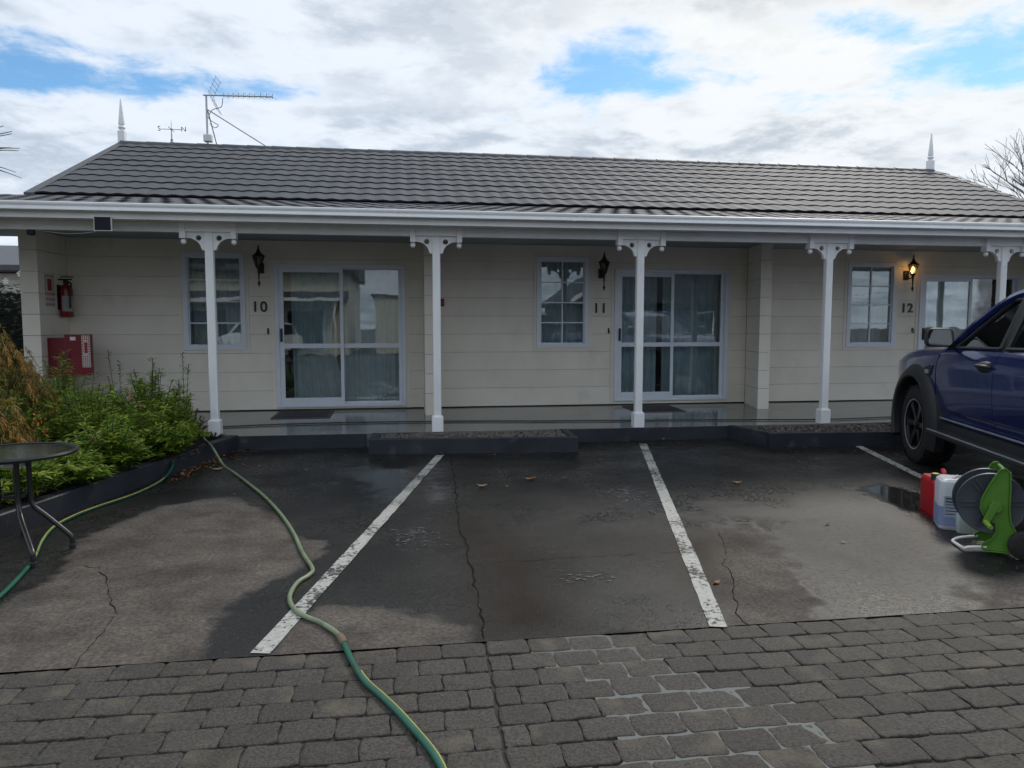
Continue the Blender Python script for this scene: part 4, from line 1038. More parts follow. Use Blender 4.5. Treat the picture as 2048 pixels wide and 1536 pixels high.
for z in (.555, .36):
    MB().lathe([(.062, z - .010), (.074, z - .010), (.074, z + .010), (.062, z + .010), (.062, z - .010)], tc_, 24, cap=False).build('collar', M['galv'] if z > .5 else M['tube'], TB)

# ---------------------------------------------------------------- plants
class Leaves:
    def __init__(s): s.V = []; s.F = []; s.T = []; s.stems = MB()

    def leaf(s, p, d, L, w, t, droop=.25):
        d = d.normalized(); sd = d.cross(Vector((0, 0, 1)));
        if sd.length < .05: sd = Vector((1, 0, 0))
        sd.normalize(); up = sd.cross(d); sd = (sd + up * random.uniform(-.6, .6)).normalized(); m = p + d * L * .5 + Vector((0, 0, -droop * L * .10)); e = p + d * L + Vector((0, 0, -droop * L * .5))
        i = len(s.V); s.V += [p, m + sd * w * .5 - up * w * .15, e, m - sd * w * .5 - up * w * .15]; s.F.append((i, i + 1, i + 2, i + 3)); s.T.append(t)

    def build(s, root, leafm, stemm, name='foliage', off=Vector()):
        npmesh(name, [tuple(v - off) for v in s.V], s.F, leafm, root, {'tint': ('FACE', s.T)})
        if s.stems.v: s.stems.build('stem', stemm, root)


def leafy(label, base, rad, h, nst, nl, L, w, lo=.15, hi=.9, m='leafgreen', name='leafy_plant', lean=.9, group='green leafy plants in the garden bed', cat='plant'):
    base = Vector(base); root = thing(name, label, cat, base, 0, group); P = Leaves()
    for i in range(nst):
        a = random.uniform(0, 2 * PI); r = rad * math.sqrt(random.random()); b = base + Vector((math.cos(a) * r * .35, math.sin(a) * r * .35, 0)); top = base + Vector((math.cos(a) * r, math.sin(a) * r * 1.0, h * (random.uniform(.40, 1.0) if random.random() < .86 else random.uniform(1.0, 1.3)) * (1 - .35 * (r / rad) ** 2)))
        mid = b.lerp(top, .5) + Vector((0, 0, h * .12)); path = catmull([b, mid, top], 4); P.stems.tube(path, .0035, 4, False); tt = random.uniform(-.15, .15)
        for k in range(nl):
            t = random.uniform(.22, 1.0) ** .8; q = min(int(t * (len(path) - 1)), len(path) - 2); f_ = t * (len(path) - 1) - q; p = path[q].lerp(path[q + 1], f_)
            aa = random.uniform(0, 2 * PI); dv = Vector((math.cos(aa), math.sin(aa), random.uniform(-.1, .9)))
            P.leaf(p, dv, L * random.uniform(.6, 1.2), w * random.uniform(.7, 1.2), min(1, max(0, lo + (hi - lo) * (t * .7 + random.uniform(0, .3)) + tt)), .5)
    P.build(root, M[m], M['stem'], off=base); return root


def fl(px, py, z=.13): v = G(px, py, z); return (v.x, v.y, z)


GPL = [('bright green bushy plant nearest the bistro table', (-2.82, 5.75), .36, .36), ('lush willow leaved plant spilling over the kerb by the striped hose', (-2.52, 6.62), .34, .46), ('low yellow green plant at the kerb behind the table', (-2.95, 5.25), .32, .30),
       ('tall green plant below the red hose cabinet', (-3.55, 8.1), .50, .86), ('green plant with peach flower spikes in the middle of the bed', (-2.85, 7.25), .48, .66), ('wispy green plant against the cream wall', (-2.72, 8.45), .42, .76), ('dense green plant left of the rosemary bush', (-2.36, 7.75), .36, .52), ('green plant behind the orange heath bush', (-3.45, 6.9), .42, .66), ('spreading green plant under the wall boards', (-3.15, 7.7), .45, .72),
       ('yellow green plant overhanging the kerb left of the striped hose end', (-2.30, 7.25), .30, .38), ('small green plant on the kerb between table and hose', (-2.60, 6.15), .30, .30), ('pale green plant in front of the tall sprigs', (-2.9, 8.0), .40, .62)]
for i, (nm, (x, y), r, h) in enumerate(GPL): leafy(nm, (x, y, .13), r, h, 120, 38, .085, .017, .12 if i % 2 else .25, .85 if i != 2 else 1.0)


def sprig(label, base, hs, spread):
    base = Vector(base); root = thing('tall_sprig', label, 'plant', base, 0, 'tall thin flowering sprigs'); P = Leaves()
    for h in hs:
        a = random.uniform(0, 6.28); top = base + Vector((math.cos(a) * spread, math.sin(a) * spread, h)); path = catmull([base, base.lerp(top, .5) + Vector((0, 0, .05)), top], 5); P.stems.tube(path, .003, 4, False)
        for k in range(46):
            t = random.uniform(.35, 1); q = min(int(t * (len(path) - 1)), len(path) - 2); p = path[q].lerp(path[q + 1], t * (len(path) - 1) - q); aa = random.uniform(0, 6.28); P.leaf(p, Vector((math.cos(aa), math.sin(aa), .7)), random.uniform(.03, .06), .011, random.uniform(.1, .5))
    P.build(root, M['leafgreen'], M['stem'], off=base)


def basep(px, Y): d = pix_dir(px, 800); t = Y / d.y; return (d.x * t, Y, .13)


sprig('tallest thin sprig reaching up below the red cabinet sticker', basep(238, 8.2), (1.02, .9, .75), .10); sprig('thin leafy sprig rising beside the first veranda post', basep(368, 8.4), (.86, .98, .7), .06); sprig('thin sprig over the middle of the green bed', basep(295, 8.3), (.80, .7, .86), .10)
# peach and orange flower spikes
for (px, py, Y, m, nm) in ((262, 790, 7.3, 'petalpink', 'small peach flower spike in the green plants'), (278, 810, 7.2, 'petalpink', 'lower peach flower spike in the green plants'), (190, 880, 6.4, 'petalpink', 'faded peach flower spike low over the kerb'), (72, 845, 5.9, 'petal', 'bright orange flower cluster above the bistro table'), (92, 855, 5.9, 'petal', 'bright orange flower cluster right of its twin above the table')):
    c = W(px, py, Y); mb = MB(); fo = thing('flower_spike', nm, 'flower', c, 0, 'flower spikes in the bed')
    for k in range(22):
        p = c + Vector((random.gauss(0, .016), random.gauss(0, .016), random.gauss(0, .036))); mb.add([p, p + Vector((random.uniform(-.02, .02), random.uniform(-.02, .02), random.uniform(0, .02))), p + Vector((random.uniform(-.02, .02), random.uniform(-.02, .02), random.uniform(-.02, .01)))], [(0, 1, 2)])
    stuff(mb.build('petals', M[m], fo)); MB().tube([(c.x, c.y + .03, c.z - .22), c], .0025, 4).build('stalk', M['stem'], fo)


def heath(label, base, rad, h, n):                           # drooping needle plumes, rust tips over green
    base = Vector(base); root = thing('heath_bush', label, 'shrub', base); P = Leaves()
    for i in range(n):
        a = random.uniform(0, 6.28); ph = math.acos(random.uniform(.0, 1)); r = random.uniform(.55, 1.0); tip = base + Vector((math.cos(a) * math.sin(ph) * rad * r, math.sin(a) * math.sin(ph) * rad * r, (.12 + .88 * math.cos(ph) * r) * h))
        st = base.lerp(tip, .5) + Vector((0, 0, .08)); end = tip + Vector((math.cos(a) * .10, math.sin(a) * .10, -.10)); path = catmull([st, tip + Vector((0, 0, .04)), end], 5)
        if i % 3 == 0: P.stems.tube([base, st, tip], .004, 4, False)
        rust = random.random() ** .5 * (.55 + .5 * (tip.z - base.z) / h)
        for k in range(44):
            t = random.random(); q = min(int(t * (len(path) - 1)), len(path) - 2); p = path[q].lerp(path[q + 1], t * (len(path) - 1) - q); aa = random.uniform(0, 6.28); dv = (path[q + 1] - path[q]).normalized() + Vector((math.cos(aa), math.sin(aa), random.uniform(-.6, .5))) * .8
            P.leaf(p, dv, random.uniform(.035, .07), .0085, min(1, max(0, rust * (.35 + .75 * t) + random.uniform(-.1, .1))), .6)
    P.build(root, M['leaforange'], M['stem'], off=base); return root


heath('large feathery rust orange heath bush at the left edge', (-3.85, 7.3, .13), .70, 1.26, 900)
heath('smaller rust tipped heath bush beside the table', (-3.42, 6.3, .13), .46, .80, 420)
leafy('dark grey green rosemary like bush at the foot of the first post', (-2.33, 8.25, .13), .24, .40, 110, 40, .030, .005, .1, .9, 'leafdark', 'rosemary_bush', group=None, cat='shrub')
leafy('low dark creeping tuft on the kerb at the first post', (-2.12, 8.55, .14), .16, .07, 60, 30, .02, .005, .1, .9, 'leafdark', 'creeping_plant', group=None)

# dry leaf litter
def litter(name, spots, label=None):
    V = []; F = []; T = []
    for (c, n, sx, sy, z) in spots:
        for _ in range(n):
            p = Vector((c[0] + random.gauss(0, sx), c[1] + random.gauss(0, sy), z + random.uniform(.002, .018))); L = random.uniform(.018, .046); w = L * random.uniform(.35, .6); a = random.uniform(0, 6.28); d = Vector((math.cos(a), math.sin(a), random.uniform(-.2, .3))); s_ = Vector((-d.y, d.x, random.uniform(-.4, .4)))
            i = len(V); V += [p, p + d * L * .5 + s_ * w * .5 + Vector((0, 0, .004)), p + d * L, p + d * L * .5 - s_ * w * .5 + Vector((0, 0, .004))]; F.append((i, i + 1, i + 2, i + 3)); T.append(random.random())
    return npmesh(name, [tuple(v) for v in V], F, M['dry'], None, {'tint': ('FACE', T)})


sp_l = []
for px, py, n, s in ((385, 940, 90, .07), (400, 930, 90, .08), (420, 922, 60, .12), (370, 950, 60, .05), (350, 962, 24, .04), (440, 918, 30, .16)): q = G(px, py); sp_l.append((q, n, s, s * 1.4, 0))
for px, py, n in ((395, 900, 30), (375, 905, 16)): q = G(px, py, .17); sp_l.append((q, n, .06, .2, .145))
for px, py, n in ((1490, 878, 26), (1500, 874, 20)): q = G(px, py); sp_l.append((q, n, .07, .04, 0))
for px, py, n, s in ((560, 892, 16, .3), (690, 890, 16, .2), (1250, 882, 14, .4), (1000, 908, 14, .5), (1640, 894, 12, .3), (480, 905, 22, .12), (470, 920, 20, .15)): q = G(px, py); sp_l.append((q, n, s, .03, 0))
for px, py, n in ((100, 975, 40), (20, 1010, 40)): q = G(px, py, .14); sp_l.append((q, n, .10, .2, .135))
stuff(litter('leaf_litter', sp_l))


def fallen(px, py, L, tint, label, group=None, curl=.35, wd=.55):
    c = G(px, py); a = random.uniform(-.6, .6) + (PI if random.random() < .5 else 0); n = 7; V = []; F = []
    for i in range(n + 1):
        t = i / n; w_ = L * wd * .5 * math.sin(PI * min(1, t * .93 + .05)) ** .8; z = .004 + curl * L * (2 * t - 1) ** 2 * random.uniform(.6, .8); x = (t - .5) * L
        for s in (-1, 0, 1): V.append((x * math.cos(a) - s * w_ * math.sin(a), x * math.sin(a) + s * w_ * math.cos(a), z + abs(s) * w_ * .35))
    for i in range(n):
        for s in (0, 1): k = 3 * i + s; F.append((k, k + 1, k + 4, k + 3))
    o = npmesh('fallen_leaf', V, F, M['dry'], None, {'tint': ('FACE', [min(1, max(0, tint + random.uniform(-.12, .12))) for _ in F])}, (c.x, c.y, 0))
    return tag(o, label, 'leaf', group)


fallen(964, 974, .10, .85, 'bright orange fallen leaf between the first two parking lines'); fallen(1058, 960, .10, .6, 'curled brown fallen leaf pair right of the orange leaf'); fallen(1066, 958, .07, .5, 'brown leaf curled against the larger brown one')
fallen(1013, 974, .035, .9, 'tiny pale fallen leaf between the orange and brown leaves'); fallen(1130, 957, .06, .55, 'brown fallen leaf right of the curled pair'); fallen(1474, 967, .085, .85, 'long tan fallen leaf in the middle of the third bay'); fallen(1433, 1167, .05, .65, 'reddish brown fallen leaf right of the second line')
fallen(1687, 1086, .035, .95, 'tiny pale leaf on the wet ground near the hose reel'); fallen(1775, 887, .06, 1.0, 'yellowish leaf beside the wheel and planter'); fallen(1572, 893, .045, 1.0, 'pale leaf at the foot of the right planter'); fallen(435, 941, .12, .98, 'long pale dry leaf beside the pale hose')
fallen(497, 900, .08, 1.0, 'whitish dry leaf near the veranda kerb'); fallen(593, 892, .08, .8, 'brown and white leaf below the veranda kerb'); fallen(681, 891, .07, 1.0, 'white scrap like leaf at the foot of the kerb')
for px, py in ((463, 915), (470, 907), (488, 905), (520, 915), (548, 897), (493, 934), (520, 921), (562, 920), (556, 929), (571, 926), (530, 945), (523, 933), (467, 925), (489, 930), (717, 913), (610, 940), (1515, 975), (1600, 945), (1630, 920), (1700, 1000), (1580, 900), (1500, 945), (1595, 925), (1370, 990), (1655, 1050), (1540, 985), (650, 980), (470, 990), (1090, 925), (1030, 915), (815, 945), (1200, 920)):
    fallen(px + random.uniform(-3, 3), py, random.uniform(.022, .045), random.uniform(.2, 1.0), 'small dry leaf scattered on the wet asphalt', 'small leaves scattered on the asphalt')

# ---------------------------------------------------------------- hose reel, jerry can, drum, bottle
rp = G(1972, 1098); R0 = thing('hose_reel_cart', 'green and grey garden hose reel cart with a white foot tube', 'hose reel', (rp.x, rp.y, 0), -math.atan2(rp.x, rp.y) + .17)


def disc(y, name):                                           # local: +x right, -y towards viewer
    d = MB(); d.lathe([(.03, -.005), (.176, -.005), (.186, -.010), (.190, -.004), (.190, .006), (.186, .010), (.176, .005), (.03, .005)], (0, y, .315), 48, 'y'); o = d.build(name, M['reeld'], R0, True, 35)
    for k in range(6):
        q = 2 * PI * k / 6 + .1; c_, s_ = math.cos(q), math.sin(q)
        for off in (-.013, .013):
            P_ = lambda r, w_, h: (r * c_ - (w_ + off) * s_, y + h, .315 + r * s_ + (w_ + off) * c_)
            MB().loft([[P_(r, -.0035, -.015), P_(r, .0035, -.015), P_(r, .005, 0), P_(r, .0035, .015), P_(r, -.0035, .015), P_(r, -.005, 0)] for r in (.085, .165)]).build('rib', M['reeld'], o, True)
    return o


disc(-.085, 'reel_flange'); disc(.085, 'reel_flange'); MB().lathe([(.075, -.08), (.075, .08)], (0, 0, .315), 24, 'y').build('reel_drum', M['reeld'], R0, True, 35)
plate = [(.055, .545), (.078, .525), (.083, .43), (.083, .29), (.092, .22), (.135, .135), (.100, .115), (.095, .03), (-.035, .03), (-.045, .065), (.005, .10), (.028, .15), (.022, .205), (-.035, .235), (-.062, .29), (-.058, .35), (-.02, .44), (.03, .535)]
for y in (-.135, .115):
    pl_ = MB().prism(plate, y, y + .014, lambda u, v, w_: (u, w_, v)); o = pl_.build('side_frame', M['green'], R0, True, bevel=.003)
    fl_ = MB(); P2 = plate + plate[:1]
    for (u0, v0), (u1, v1) in zip(P2[:-1], P2[1:]):
        e = Vector((u1 - u0, v1 - v0)); nr = Vector((-e.y, e.x)).normalized() * .007; ya, yb = (y - .012, y - .0005)
        fl_.loft([[(u0, w_, v0), (u1, w_, v1), (u1 + nr.x, w_, v1 + nr.y), (u0 + nr.x, w_, v0 + nr.y)] for w_ in (ya, yb)])
    fl_.build('frame_flange', M['green'], o, True)
MB().tube([(.062, -.128, .528), (.062, .122, .528)], .011, 8).build('cross_bar', M['green'], R0, True, 40); MB().tube([(.07, -.128, .07), (.07, .122, .07)], .010, 8).build('cross_bar', M['green'], R0, True, 40)
MB().tube(catmull([(-.02, -.128, .048), (-.115, -.128, .035), (-.135, -.11, .02), (-.175, .04, .016), (-.165, .075, .022), (-.13, .09, .035), (-.03, .115, .05)], 5), .0095, 10).build('foot_tube', M['tubew'], R0, True, 1)
ck = MB(); ck.lathe([(.034, -.012), (.034, .012)], (.012, -.150, .305), 18, 'y'); ck.loft([[(.040, -.162, .33), (.040, -.150, .33), (-.005, -.150, .345), (-.005, -.162, .345)], [(-.018, -.168, .205), (-.018, -.156, .205), (-.055, -.156, .215), (-.055, -.168, .215)]]); ck.build('crank', M['green'], R0, True, bevel=.003)
MB().tube([(-.037, -.165, .212), (-.022, -.245, .198)], [.016, .013], 12).build('crank_handle', M['lime'], R0, True, 40)
for y in (-.175, .145):
    wh = MB().lathe([(.02, -.018), (.075, -.018), (.088, -.010), (.090, 0), (.088, .010), (.075, .018), (.02, .018)], (.168, y, .090), 28, 'y'); o = wh.build('wheel', M['tyre'], R0, True, 35)
    MB().lathe([(.012, -.022), (.022, -.022), (.022, .022), (.012, .022)], (.168, y, .09), 14, 'y').build('hub', M['dark'], o, True)
MB().tube([(.168, -.175, .09), (.168, .145, .09)], .007, 8).build('axle', M['galv'], R0, True)


def rrect(w_, d_, r, n=4):
    out = []
    for cx_, cy_, a0 in ((w_ / 2 - r, d_ / 2 - r, 0), (-w_ / 2 + r, d_ / 2 - r, PI / 2), (-w_ / 2 + r, -d_ / 2 + r, PI), (w_ / 2 - r, -d_ / 2 + r, 3 * PI / 2)):
        for k in range(n + 1): q = a0 + PI / 2 * k / n; out.append((cx_ + r * math.cos(q), cy_ + r * math.sin(q)))
    return out


def can(root, w_, d_, h, m, neck, prof, name='can_body', r=.03):
    mb = MB(); mb.loft([[(x * s, y * s, z) for x, y in rrect(w_, d_, r)] for s, z in prof]); return mb.build(name, m, root, True, 35)


cp_ = G(1881, 1034); JC = thing('jerry_can', 'red plastic fuel can with a yellow topped black cap', 'jerry can', (cp_.x + .07, cp_.y + .10, 0), -.30)
can(JC, .20, .26, .30, M['canred'], 0, [(.94, 0), (1, .012), (1, .245), (.97, .268), (.88, .282)])
hd_ = MB().loft([[(x, y, z) for x, y in rrect(.036, .032, .012)] for z in (.25, .29)]); hd_ = MB().tube(catmull([(-.01, -.075, .275), (0, -.055, .318), (.02, .02, .325), (.05, .085, .305), (.055, .105, .27)], 5), .017, 8); hd_.build('carry_handle', M['canred'], JC, True, 1)
cpv = Vector((-.072, -.085, .285)); MB().lathe([(.028, -.02), (.030, .02), (.029, .034)], cpv, 18).build('cap', M['dark'], JC, True, 35); MB().lathe([(.003, .0345), (.021, .0345), (.021, .037), (.003, .037)], cpv, 18).build('cap_top', M['yellow'], JC, True)
ml = MB()
for k in range(7):
    x = -.07 + .02 * (k % 4); z = .15 + .03 * (k // 4) + random.uniform(-.006, .006); ml.add([(x, -.1315, z), (x + .012, -.1315, z - .006), (x + .013, -.1315, z - .002), (x + .002, -.1315, z + .005)], [(0, 1, 2, 3)])
ml.build('print_marks', M['label'], JC, True)
cp_ = G(1912, 1062); DR = thing('plastic_drum', 'translucent white drum of blue liquid with a printed label', 'drum', (cp_.x + .06, cp_.y + .10, 0), -.52)
can(DR, .225, .24, .37, M['trans_white'], 0, [(.90, 0), (.99, .015), (1, .05), (.985, .10), (1, .15), (1, .30), (.95, .335), (.78, .352)], 'drum_body', .045)
MB().loft([[(x * 1.008, y * 1.008, z) for x, y in rrect(.225, .24, .045)] for z in (.03, .165)], False).build('liquid_band', M['blueliq'], DR, True, 35)
MB().tube(catmull([(-.03, -.06, .325), (-.02, -.04, .352), (.02, .04, .352), (.03, .06, .325)], 5), .014, 8).build('carry_handle', M['trans_white'], DR, True, 1); MB().lathe([(.022, 0), (.024, .03)], (.05, -.03, .345), 14).build('cap', M['red'], DR, True, 35)
lb = MB().box(-.085, .075, -.1235, -.1222, .09, .24); lb.build('paper_label', mat('drum_label', (.34, .38, .50), .5, .1, 14), DR, True)
ml = MB()
for k in range(6): z = .225 - .022 * k; ml.box(-.075, -.075 + random.uniform(.05, .13), -.1243, -.1238, z - (.006 if k < 2 else .002), z + .003)
ml.build('label_print', M['dark'], DR, True)
cp_ = G(1938, 1070); BT = thing('plastic_bottle', 'small white plastic bottle lying between drum and hose reel', 'bottle', (cp_.x + .03, cp_.y + .06, 0), -.5)
can(BT, .13, .09, .2, M['bottle'], 0, [(.92, 0), (1, .01), (1, .11), (.8, .15), (.35, .175), (.30, .20)], 'bottle_body', .02); MB().lathe([(.018, 0), (.018, .025)], (0, 0, .2), 12).build('cap', M['label'], BT, True, 35)

# ---------------------------------------------------------------- the blue ute
HD = math.radians(18.7); FW = Vector((math.sin(HD), math.cos(HD), 0)); RT = Vector((math.cos(HD), -math.sin(HD), 0))
org = Vector((5.24, 6.80, 0)) + Vector((math.cos(YAW), -math.sin(YAW), 0)) * .12 + RT * .80
U = thing('pickup_truck', 'blue double cab pickup with black wheel flares parked at right', 'pickup truck', org, -HD)


def bodyw(z):
    P_ = [(.45, .84), (.52, .885), (.62, .905), (.78, .925), (.95, .932), (1.03, .930), (1.08, .917), (1.13, .902), (1.165, .885), (1.19, .862)]
    if z <= P_[0][0]: return P_[0][1]
    for (a, wa), (b, wb) in zip(P_[:-1], P_[1:]):
        if z <= b: return wa + (wb - wa) * (z - a) / (b - a)
    return P_[-1][1]


def boolean_cut(o, cutters):
    for c in cutters:
        md = o.modifiers.new('cut', 'BOOLEAN'); md.object = c; md.solver = 'EXACT'
    bpy.context.view_layer.update(); me = bpy.data.meshes.new_from_object(o.evaluated_get(bpy.context.evaluated_depsgraph_get())); o.modifiers.clear(); o.data = me
    for c in cutters: bpy.data.objects.remove(c)
    me.polygons.foreach_set('use_smooth', [True] * len(me.polygons)); me.set_sharp_from_angle(angle=math.radians(28))


def arch_cut(y, r=.475): return MB().lathe([(r, -1.2), (r, 1.2)], (0, y, .42), 40, 'x').build('cutter', M['carblack'], U, True)


def front_section(y):
    t = max(0, (y - .35) / .62); wk = 1 - .17 * t ** 2; top = 1.205 - .075 * max(0, (y + .5) / 1.4) - .11 * t ** 2; zb = .50 + .06 * t
    zs = [zb, .62, .78, .95, 1.03, 1.08]; L_ = []
    lim = top - .075; side = [(bodyw(min(z, 1.08)) * wk, min(z, lim)) for z in zs if z < lim] + [(bodyw(1.08) * wk * .992, lim)]
    L_ = side + [(.862 * wk, top - .03), (.80 * wk, top), (.5 * wk, top + .035), (0.001, top + .048)]
    n = 12
    while len(L_) < n: L_.insert(1, ((L_[0][0] + L_[1][0]) / 2, (L_[0][1] + L_[1][1]) / 2))
    right = L_[:n]; return [(-x, y, z) for x, z in right] + [(x, y, z) for x, z in right[::-1]]


ys_ = [-.50, -.3, 0, .25, .45, .62, .76, .86, .93]
fb = MB().loft([front_section(y) for y in ys_]).build('front_body', M['carblue'], U, True, 30); boolean_cut(fb, [arch_cut(0)])


def side_shell(y0, y1, x_sign, z0=.47, z1=1.19, n=5):
    zs = [.47, .52, .58, .62, .64, .70, .78, .95, 1.02, 1.045, 1.08, 1.13, 1.165, 1.19]; zs = [z for z in zs if z0 <= z <= z1]; L_ = []
    for k in range(n):
        y = y0 + (y1 - y0) * k / (n - 1); bar = -.004 * ((k - (n - 1) / 2) / ((n - 1) / 2)) ** 2
        o_ = [(x_sign * (bodyw(z) + bar + (-.012 if .575 < z < .635 else 0)), y, z + (.03 * (-(y) / 3) if z > 1.0 else 0)) for z in zs]; i_ = [(x_sign * (bodyw(z) - .10), y, z) for z in (z1, z0)]; L_.append(o_ + i_)
    return MB().loft(L_)


def quad_sheet(P_, th):                                      # 4 corner sheet with thickness
    P_ = [Vector(p) for p in P_]; nr = (P_[1] - P_[0]).cross(P_[3] - P_[0]).normalized() * th
    return MB().loft([[tuple(p) for p in P_], [tuple(p + nr) for p in P_]])


for s in (-1, 1):
    for (y0, y1, wy) in ((-.508, -1.66, [(-.80, 1.217), (-1.615, 1.232), (-1.615, 1.695), (-1.46, 1.685)]), (-1.668, -2.62, [(-1.725, 1.234), (-2.52, 1.25), (-2.40, 1.66), (-1.725, 1.697)])):
        dr = side_shell(y0, y1, s).build('door', M['carblue'], U, True, 28)
        if True:
            xin = lambda z: s * (.862 - (z - 1.19) * .345); MB().loft([[(xin(z), y, z) for y, z in wy], [(xin(z) - s * .006, y, z) for y, z in wy]]).build('window', M['carglass'], dr, True)
            fr_ = MB(); P2 = wy + wy[:1]
            for (ya, za), (yb, zb) in zip(P2[:-1], P2[1:]): fr_.tube([(xin(za) + s * .006, ya, za), (xin(zb) + s * .006, yb, zb)], .017, 6)
            fr_.build('window_frame', M['carblack'], dr, True)
        hy = y1 + .15; hb = MB().lathe([(.005, -.10), (.045, -.08), (.052, 0), (.045, .08), (.005, .10)], (s * .908, hy, 1.07), 12, 'y').build('handle_cup', M['carblack'], dr, True, 1)
        MB().tube(catmull([(s * .925, hy - .095, 1.075), (s * .965, hy - .06, 1.081), (s * .968, hy + .05, 1.081), (s * .93, hy + .095, 1.075)], 4), .014, 8).build('handle', M['carblack'], dr, True, 1)
    # pillars and roof rails
    pl_ = MB(); pl_.tube(catmull([(s * .84, -.58, 1.17), (s * .775, -1.0, 1.46), (s * .70, -1.38, 1.68), (s * .66, -1.62, 1.755), (s * .655, -2.05, 1.78), (s * .66, -2.50, 1.755), (s * .72, -2.62, 1.62), (s * .84, -2.66, 1.20)], 5), .048, 8); pl_.build('roof_pillar', M['carblue'], U, True, 1)
    MB().loft([[(s * .855, y, 1.195), (s * .83, y, 1.195), (s * .68, y, 1.745), (s * .705, y, 1.745)] for y in (-1.625, -1.715)]).build('door_pillar', M['carblack'], U, True)
    MB().add([(s * .872, -.56, 1.195), (s * .872, -.82, 1.205), (s * .80, -.82, 1.335), (s * .86, -.56, 1.195), (s * .85, -.82, 1.205), (s * .78, -.82, 1.335)], [(0, 1, 2), (3, 5, 4), (0, 2, 5, 3), (1, 4, 5, 2), (0, 3, 4, 1)]).build('quarter_trim', M['carblack'], U, True)
    # mirror
    mr_ = MB(); mr_.loft([[(s * 1.0 + x * k, -.72 + dy, 1.305 + z * k) for x, z in rrect(.24, .175, .05, 4)] for k, dy in ((.45, .075), (.85, .05), (1, 0), (1, -.045), (.93, -.055))]); mr_.tube([(s * .86, -.70, 1.235), (s * .93, -.705, 1.25)], .03, 8); o = mr_.build('wing_mirror', M['carblack'], U, True, 35)
    MB().loft([[(s * 1.0 + x * .86, -.7765 + dy, 1.305 + z * .86) for x, z in rrect(.24, .175, .05, 4)] for dy in (0, -.003)]).build('mirror_glass', M['mirror'], o, True)
    MB().loft([[(s * 1.0 + x * k, -.72 + dy, 1.306 + z * k) for x, z in rrect(.244, .18, .05, 4) if z > .055] for k, dy in ((.86, .052), (1.01, .005), (1.01, -.040))]).build('mirror_cap', M['chrome'] if s < 0 else M['carblue'], o, True, 35)
    # flares, steps
    for y in (0, -3.22):
        flr = MB(); L_ = []
        for k in range(25):
            q = math.radians(-22 + 224 * k / 24); c_, s2 = math.cos(q), math.sin(q); L_.append([(s * xx, y + r * c_, .42 + r * s2 * 1.0) for r, xx in ((.465, .80), (.468, .975), (.485, .992), (.54, .985), (.60, .932), (.605, .86))])
        flr.loft(L_).build('wheel_flare', M['carblack'], U, True, 40)
    stp = MB().box(min(s * .86, s * 1.03), max(s * .86, s * 1.03), -2.55, -.60, .385, .43); o = stp.build('side_step', M['carblack'], U, True, bevel=.015)
    MB().box(min(s * 1.012, s * 1.034), max(s * 1.012, s * 1.034), -2.5, -.62, .431, .437).build('step_strip', M['galv'], o, True); MB().box(min(s * .80, s * .905), max(s * .80, s * .905), -2.52, -.56, .43, .50).build('sill', M['carblack'], U, True)
    MB().box(min(s * .906, s * .912), max(s * .906, s * .912), -2.45, -.60, .535, .548).build('sill_strip', M['galv'], U, True)
    vt = MB().loft([[(s * (.922 + d), y, z) for y, z in ((-.18, .985), (-.40, 1.04), (-.44, 1.03), (-.40, .93), (-.22, .91))] for d in (.0, .018)]); o = vt.build('fender_vent', M['carblack'], U, True, bevel=.004); MB().box(min(s * .9405, s * .944), max(s * .9405, s * .944), -.36, -.26, .945, .985).build('vent_badge', M['galv'], o, True)
    hl = MB().loft([[(s * (.62 + .13 * t) * (1 - .08 * t), .955 - .17 * t + dy, z) for t, z in ((0, .95), (0, 1.04), (.6, 1.065), (1.25, 1.05), (1.25, .97), (.6, .94))] for dy in (-.10, .02)]); hl.build('headlight', M['lamp'], U, True, bevel=.01)


